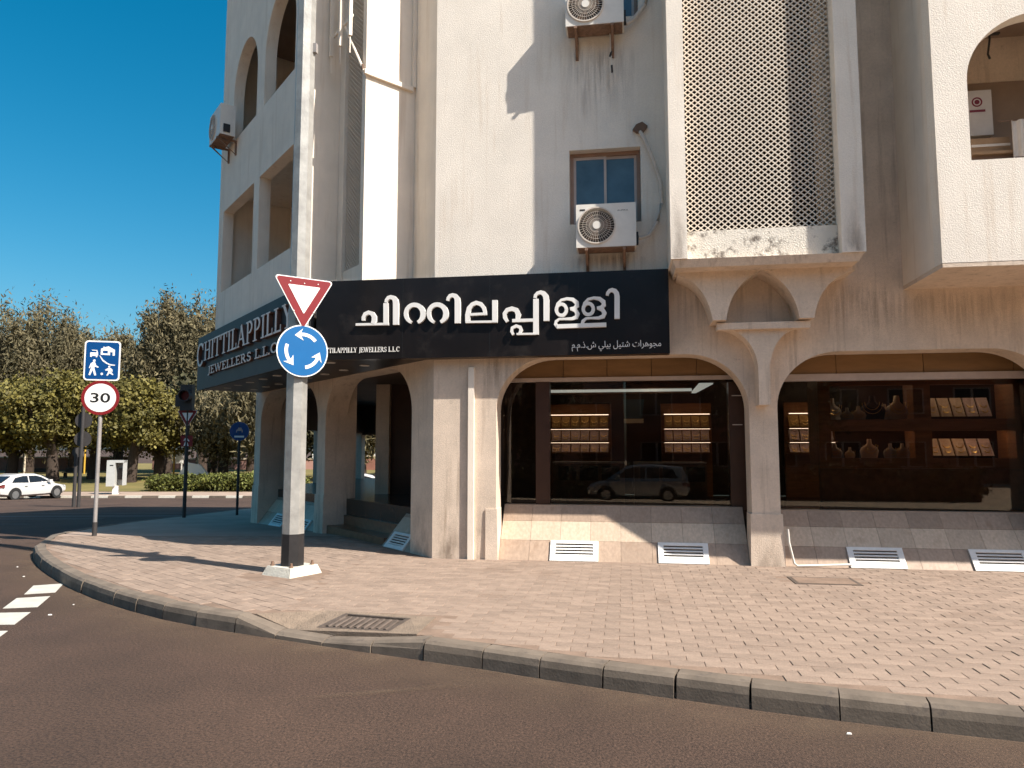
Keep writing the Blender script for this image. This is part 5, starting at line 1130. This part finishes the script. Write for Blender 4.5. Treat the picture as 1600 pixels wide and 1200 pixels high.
# ================================================================ buildings beyond and across the road
def block(label, cx, cy, z, w, dpt, h, rz, mm, floors, bays, wm='car_glass', grp=None, face=-1):
    t = thing('apartment_building', label, 'building', (cx, cy, z), rz, grp)
    MB().box((-w/2, -dpt/2, -1), (w/2, dpt/2, h)).build('wall', mm, t, local=True)
    MB().box((-w/2-.3, -dpt/2-.3, h+.003), (w/2+.3, dpt/2+.3, h+.45)).build('parapet', mm, t, local=True)
    yf = face*dpt/2; fh = h/floors; bw = w/bays
    for f in range(floors):
        for b_ in range(bays):
            xx = -w/2 + bw*(b_+.5); zz = fh*f + fh*.3
            ww = MB().box((xx-bw*.28, yf+face*.004, zz), (xx+bw*.28, yf+face*.03, zz+fh*.48)).build('window', 'frame_alu', t, local=True)
            for s_ in (-1, 1): MB().box((xx + (s_*bw*.135)-bw*.115, yf+face*.031, zz+.08), (xx + (s_*bw*.135)+bw*.115, yf+face*.045, zz+fh*.48-.08)).build('pane', wm, ww, local=True)
        if f: MB().box((-w/2+.2, yf+face*.004, fh*f-.12), (w/2-.2, yf+face*.9, fh*f+.06)).build('balcony_slab', mm, t, local=True); MB().box((-w/2+.2, yf+face*.82, fh*f+.06), (w/2-.2, yf+face*.9, fh*f+.75)).build('balcony_front', mm, t, local=True)
    return t
x, y = gp(1.0, 100); block('cream apartment block glimpsed through the narrow left shop pane', x, y, zl, 16, 12, 12.5, R_(8.8), 'far_cream', 4, 5)
x, y = gp(-18, 125); block('pale apartment block far behind the trees beyond the traffic light', x, y, zl, 30, 12, 11, R_(8.8), 'far_white', 3, 8)
block('tan apartment block across the road, mirrored in the shop windows', -14, -38, -.8, 28, 12, 13, 0, 'far_pink', 4, 7, face=1)
block('brown apartment block across the road beside the tan one', 13.2, -40, -.8, 26, 12, 15, 0, 'terracotta', 4, 6, face=1)
block('cream apartment block at the end of the row across the road', 42, -40, -.8, 26, 12, 14, 0, 'far_cream', 4, 6, face=1)
for xx, yy, tp_, lb in ((-6, -24, 7.5, 'dark street tree across the road, mirrored in the left shop window'), (9, -25, 8, 'dark street tree across the road, mirrored in the right shop window'), (-20, -25, 8, 'dark street tree across the road by the tan block')):
    r_ = xx*FY - yy*FX*-1 if False else xx*FY + yy*(-FX); d_ = xx*FX + yy*FY
    tree(lb, r_, d_, tp_, 3.6, 'dark', 'street trees across the road', base=-.8, low=.25)
# ================================================================ shop interior and displays
def tray(x, z, w, h, y, m, label_parent, gold=True, tilt=.10):
    q = MB(); q.hexa([(x+.01, y-tilt, z), (x+w-.01, y-tilt, z), (x+w-.01, y-tilt+.03, z), (x+.01, y-tilt+.03, z), (x+.01, y, z+h), (x+w-.01, y, z+h), (x+w-.01, y+.03, z+h), (x+.01, y+.03, z+h)])
    tr_ = q.build('tray', m, label_parent)
    if gold:
        g = MB(); cx = x+w/2
        for rr, zz in ((w*.28, z+h*.62), (w*.2, z+h*.30)):
            pts = [(cx + rr*math.cos(R_(a_)), y-tilt+(zz+rr*.8*math.sin(R_(a_))-z)/h*tilt-.008, zz+rr*.8*math.sin(R_(a_))) for a_ in range(180, 361, 20)]
            g.tube(pts, .006, 5)
        g.build('necklace', 'gold', tr_)
    return tr_
def shelf_unit(label, x0, n, w, y, rows):
    t = thing('display_shelf', label, 'display shelf', (x0 + n*w/2, y, .72), 0, None)
    MB().box((x0-.05, y+.04, .72), (x0+n*w+.05, y+.12, 2.5)).build('back_panel', 'wood', t)
    for (z, h, m) in rows:
        MB().box((x0-.04, y-.16, z-.035), (x0+n*w+.04, y+.038, z-.012)).build('shelf', 'wood', t)
        MB().box((x0, y-.15, z+h+.018), (x0+n*w, y-.135, z+h+.03)).build('light_strip', 'strip_glow', t)
        for k in range(n): tray(x0+k*w, z, w, h, y, m, t)
    return t
rows = [(2.04, .22, 'velvet_amber'), (1.78, .2, 'velvet_pink'), (1.56, .16, 'velvet_pink')]
shelf_unit('lit jewellery shelf on the shop back wall by the dark window post', -1.60, 7, .186, 14.3, rows)
shelf_unit('lit jewellery shelf on the shop back wall beside the ceiling unit', .76, 5, .17, 14.3, rows)
shelf_unit('lit jewellery shelf seen behind the column between the two arches', 3.05, 4, .2, 14.3, rows)
for x0, x1, y0, lb in ((-1.2, .0, 12.2, 'dark glass-topped counter in front of the left shelf'), (.15, 1.3, 12.0, 'dark glass-topped counter in front of the right shelf')):
    t = thing('shop_counter', lb, 'counter', ((x0+x1)/2, y0, .72)); MB().box((x0, y0, .72), (x1, y0+.5, 1.38)).build('cabinet', 'granite', t); MB().box((x0, y0, 1.385), (x1, y0+.5, 1.41)).build('counter_top', 'frame_alu', t); 
    for k in range(3): MB().box((x0+.1+k*.36, y0-.01, 1.1), (x0+.4+k*.36, y0-.002, 1.34)).build('drawer_front', 'shop_dark', t)
t = thing('ceiling_cassette', 'teal wall unit with a pale label strip hanging in the shop', 'wall unit', (.17, 13.0, 2.2)); MB().hexa([(.02, 13.0, 2.16), (.32, 13.0, 2.16), (.32, 13.2, 2.16), (.02, 13.2, 2.16), (-.02, 13.0, 2.5), (.36, 13.0, 2.5), (.36, 13.2, 2.5), (-.02, 13.2, 2.5)]).build('casing', 'window_blue', t)
MB().box((.0, 12.99, 2.08), (.34, 13.01, 2.155)).build('label_strip', 'far_cream', t)
# wooden display cabinet behind the right window
cb = thing('display_cabinet', 'wooden window display cabinet with two glazed bays behind the right arch', 'display cabinet', (4.0, 10.8, .72))
HX = [(2.84, 3.92), (4.14, 5.18)]; HZ = [(1.50, 1.87), (2.03, 2.50)]
m = MB(); rect_wall(m, 2.68, 5.26, 1.36, 2.64, 10.62, 10.70, [(a, b, c, d) for a, b in HX for c, d in HZ]); m.build('front_frame', 'wood', cb)
MB().box((2.68, 10.62, .74), (5.26, 10.72, 1.358)).build('base_panel', 'granite', cb)
for z in (1.44, 1.965): MB().box((2.70, 10.705, z), (5.24, 11.2, z+.03)).build('shelf', 'wood', cb)
for x in (2.68, 4.0, 5.22): MB().box((x, 10.71, 1.40), (x+.05, 11.2, 2.60)).build('divider', 'wood', cb)
for a, b in HX:
    for c, d in HZ:
        for k in range(3): xx = a + .18 + k*(b-a-.36)/2; MB().prism_xy([(xx + .035*math.cos(j*math.pi/5), 10.9 + .035*math.sin(j*math.pi/5)) for j in range(10)], d+.04, d+.055).build('spotlight', 'spot_glow', cb)
for xx, z in ((4.25, 2.08), (4.25, 1.53)):
    for k in range(5): tray(xx+k*.17, z, .165, .27 if z > 2 else .24, 11.15, 'velvet_cream' if k < 3 else 'velvet_pink', cb, tilt=.14)
def bust(label, x, y, z, s, m, gold=True):
    t = thing('necklace_bust', label, 'display bust', (x, y, z), random.uniform(-.3, .3), 'necklace busts in the window cabinet')
    prof = [(0, .62, .34), (.10, .70, .30), (.45, .85, .26), (.62, .70, .24), (.74, .34, .2), (.82, .22, .17), (1.0, .20, .16), (1.04, .16, .13)]
    q = MB(); q.loft([[(a*s*.55*math.cos(k*math.pi/8), b*s*.5*math.sin(k*math.pi/8) + .04*s*(1-h), h*s) for k in range(16)] for h, a, b in prof]); q.build('torso', m, t, local=True, smooth=50)
    if gold:
        for rr, zz in ((.26, .78), (.36, .74)):
            g = MB(); g.tube([(rr*s*math.cos(R_(a_)), -.16*s - .02*s*abs(math.sin(R_(a_))), s*(zz + rr*1.15*math.sin(R_(a_)))) for a_ in range(180, 361, 15)], .012*s*1.2, 5); g.build('necklace', 'gold', t, local=True)
up = [(2.93, .33, 'bust_grey', 'tall grey bust at the post end of the upper cabinet shelf'), (3.12, .20, 'bust_grey', 'small grey bust second on the upper cabinet shelf'), (3.27, .22, 'velvet_cream', 'small cream bust third on the upper cabinet shelf'), (3.46, .36, 'velvet_black', 'black bust in the middle of the upper cabinet shelf'), (3.63, .25, 'velvet_cream', 'cream bust right beside the black bust'), (3.80, .36, 'velvet_cream', 'tall cream bust with layered gold at the divider end')]
for x, s_, m_, lb in up: bust(lb, x, 10.86 + random.uniform(-.04, .05), 1.998, s_, m_)
dn = [(2.95, .22, 'bust_grey', 'grey bust at the post end of the lower cabinet shelf'), (3.15, .17, 'velvet_cream', 'smallest cream bust on the lower cabinet shelf'), (3.41, .28, 'velvet_cream', 'tallest pale bust on the lower cabinet shelf'), (3.68, .22, 'bust_grey', 'grey bust right of the tallest on the lower cabinet shelf'), (3.84, .22, 'velvet_cream', 'cream bust by the divider on the lower cabinet shelf')]
for x, s_, m_, lb in dn: bust(lb, x, 10.86 + random.uniform(-.04, .05), 1.473, s_, m_)
# ================================================================ things on the arched front balcony
t = thing('water_heater', 'white boxy water heater with a red emblem on the balcony wall', 'water heater', (4.45, 9.5, 5.55)); MB().box((4.24, 9.45, 5.5), (4.57, 9.715, 6.08)).build('casing', 'cloth_white', t)
MB().ring_y(4.40, 5.93, .045, .062, 9.446, 9.4495, 20).build('emblem', 'sign_red', t); MB().box((4.31, 9.446, 5.80), (4.49, 9.4495, 5.83)).build('emblem_bar', 'sign_red', t); MB().disc_y(4.40, 5.93, .03, 9.446, 9.4494, 12).build('emblem_dot', 'sign_red', t)
t = thing('ceiling_hook', 'bent metal hook and cord hanging from the balcony ceiling', 'hook', (4.42, 9.1, 6.7)); MB().tube([(4.42, 9.1, 6.72), (4.42, 9.1, 6.55), (4.39, 9.1, 6.36), (4.41, 9.1, 6.3)], .012, 6).build('rod', 'dark_post', t); MB().box((4.39, 9.08, 6.6), (4.53, 9.12, 6.62)).build('plate', 'dark_post', t)
t = thing('cupboard', 'worn cupboard with boxes on the balcony under the water heater', 'cupboard', (4.57, 9.4, 3.85)); MB().box((4.17, 9.15, 3.85), (4.92, 9.68, 5.12)).build('body', 'shade_brown', t)
for x in (4.20, 4.57): MB().box((x, 9.13, 3.95), (x+.32, 9.148, 5.05)).build('door', 'cloth_brown', t)
MB().box((4.15, 9.10, 5.123), (4.95, 9.69, 5.16)).build('top', 'cardboard', t)
t = thing('cardboard_box', 'cardboard box lying on the balcony cupboard', 'box', (4.37, 9.4, 5.16)); MB().box((4.19, 9.2, 5.163), (4.62, 9.6, 5.36)).build('carton', 'cardboard', t); MB().box((4.19, 9.19, 5.25), (4.62, 9.199, 5.28)).build('tape', 'cloth_white', t)
t = thing('hanging_towel', 'pale striped towel hanging on the balcony', 'towel', (4.75, 9.1, 5.0))
q = MB(); n = 12; 
for k in range(n):
    xa, xb = 4.58 + .34*k/n, 4.58 + .34*(k+1)/n; ya, yb = 9.05 + .02*math.sin(k*1.3), 9.05 + .02*math.sin((k+1)*1.3)
    q.hexa([(xa, ya, 4.86), (xb, yb, 4.86), (xb, yb+.012, 4.86), (xa, ya+.012, 4.86), (xa, ya, 5.5), (xb, yb, 5.5), (xb, yb+.012, 5.5), (xa, ya+.012, 5.5)])
q.build('cloth', 'cloth_white', t, smooth=60)
for z in (4.92, 4.97, 5.02): MB().box((4.58, 9.02, z), (4.92, 9.026, z+.02)).build('stripe', 'shade_brown', t)
MB().tube([(4.45, 9.06, 5.5), (5.1, 9.06, 5.5)], .008, 6).build('rod', 'shade_brown', t)
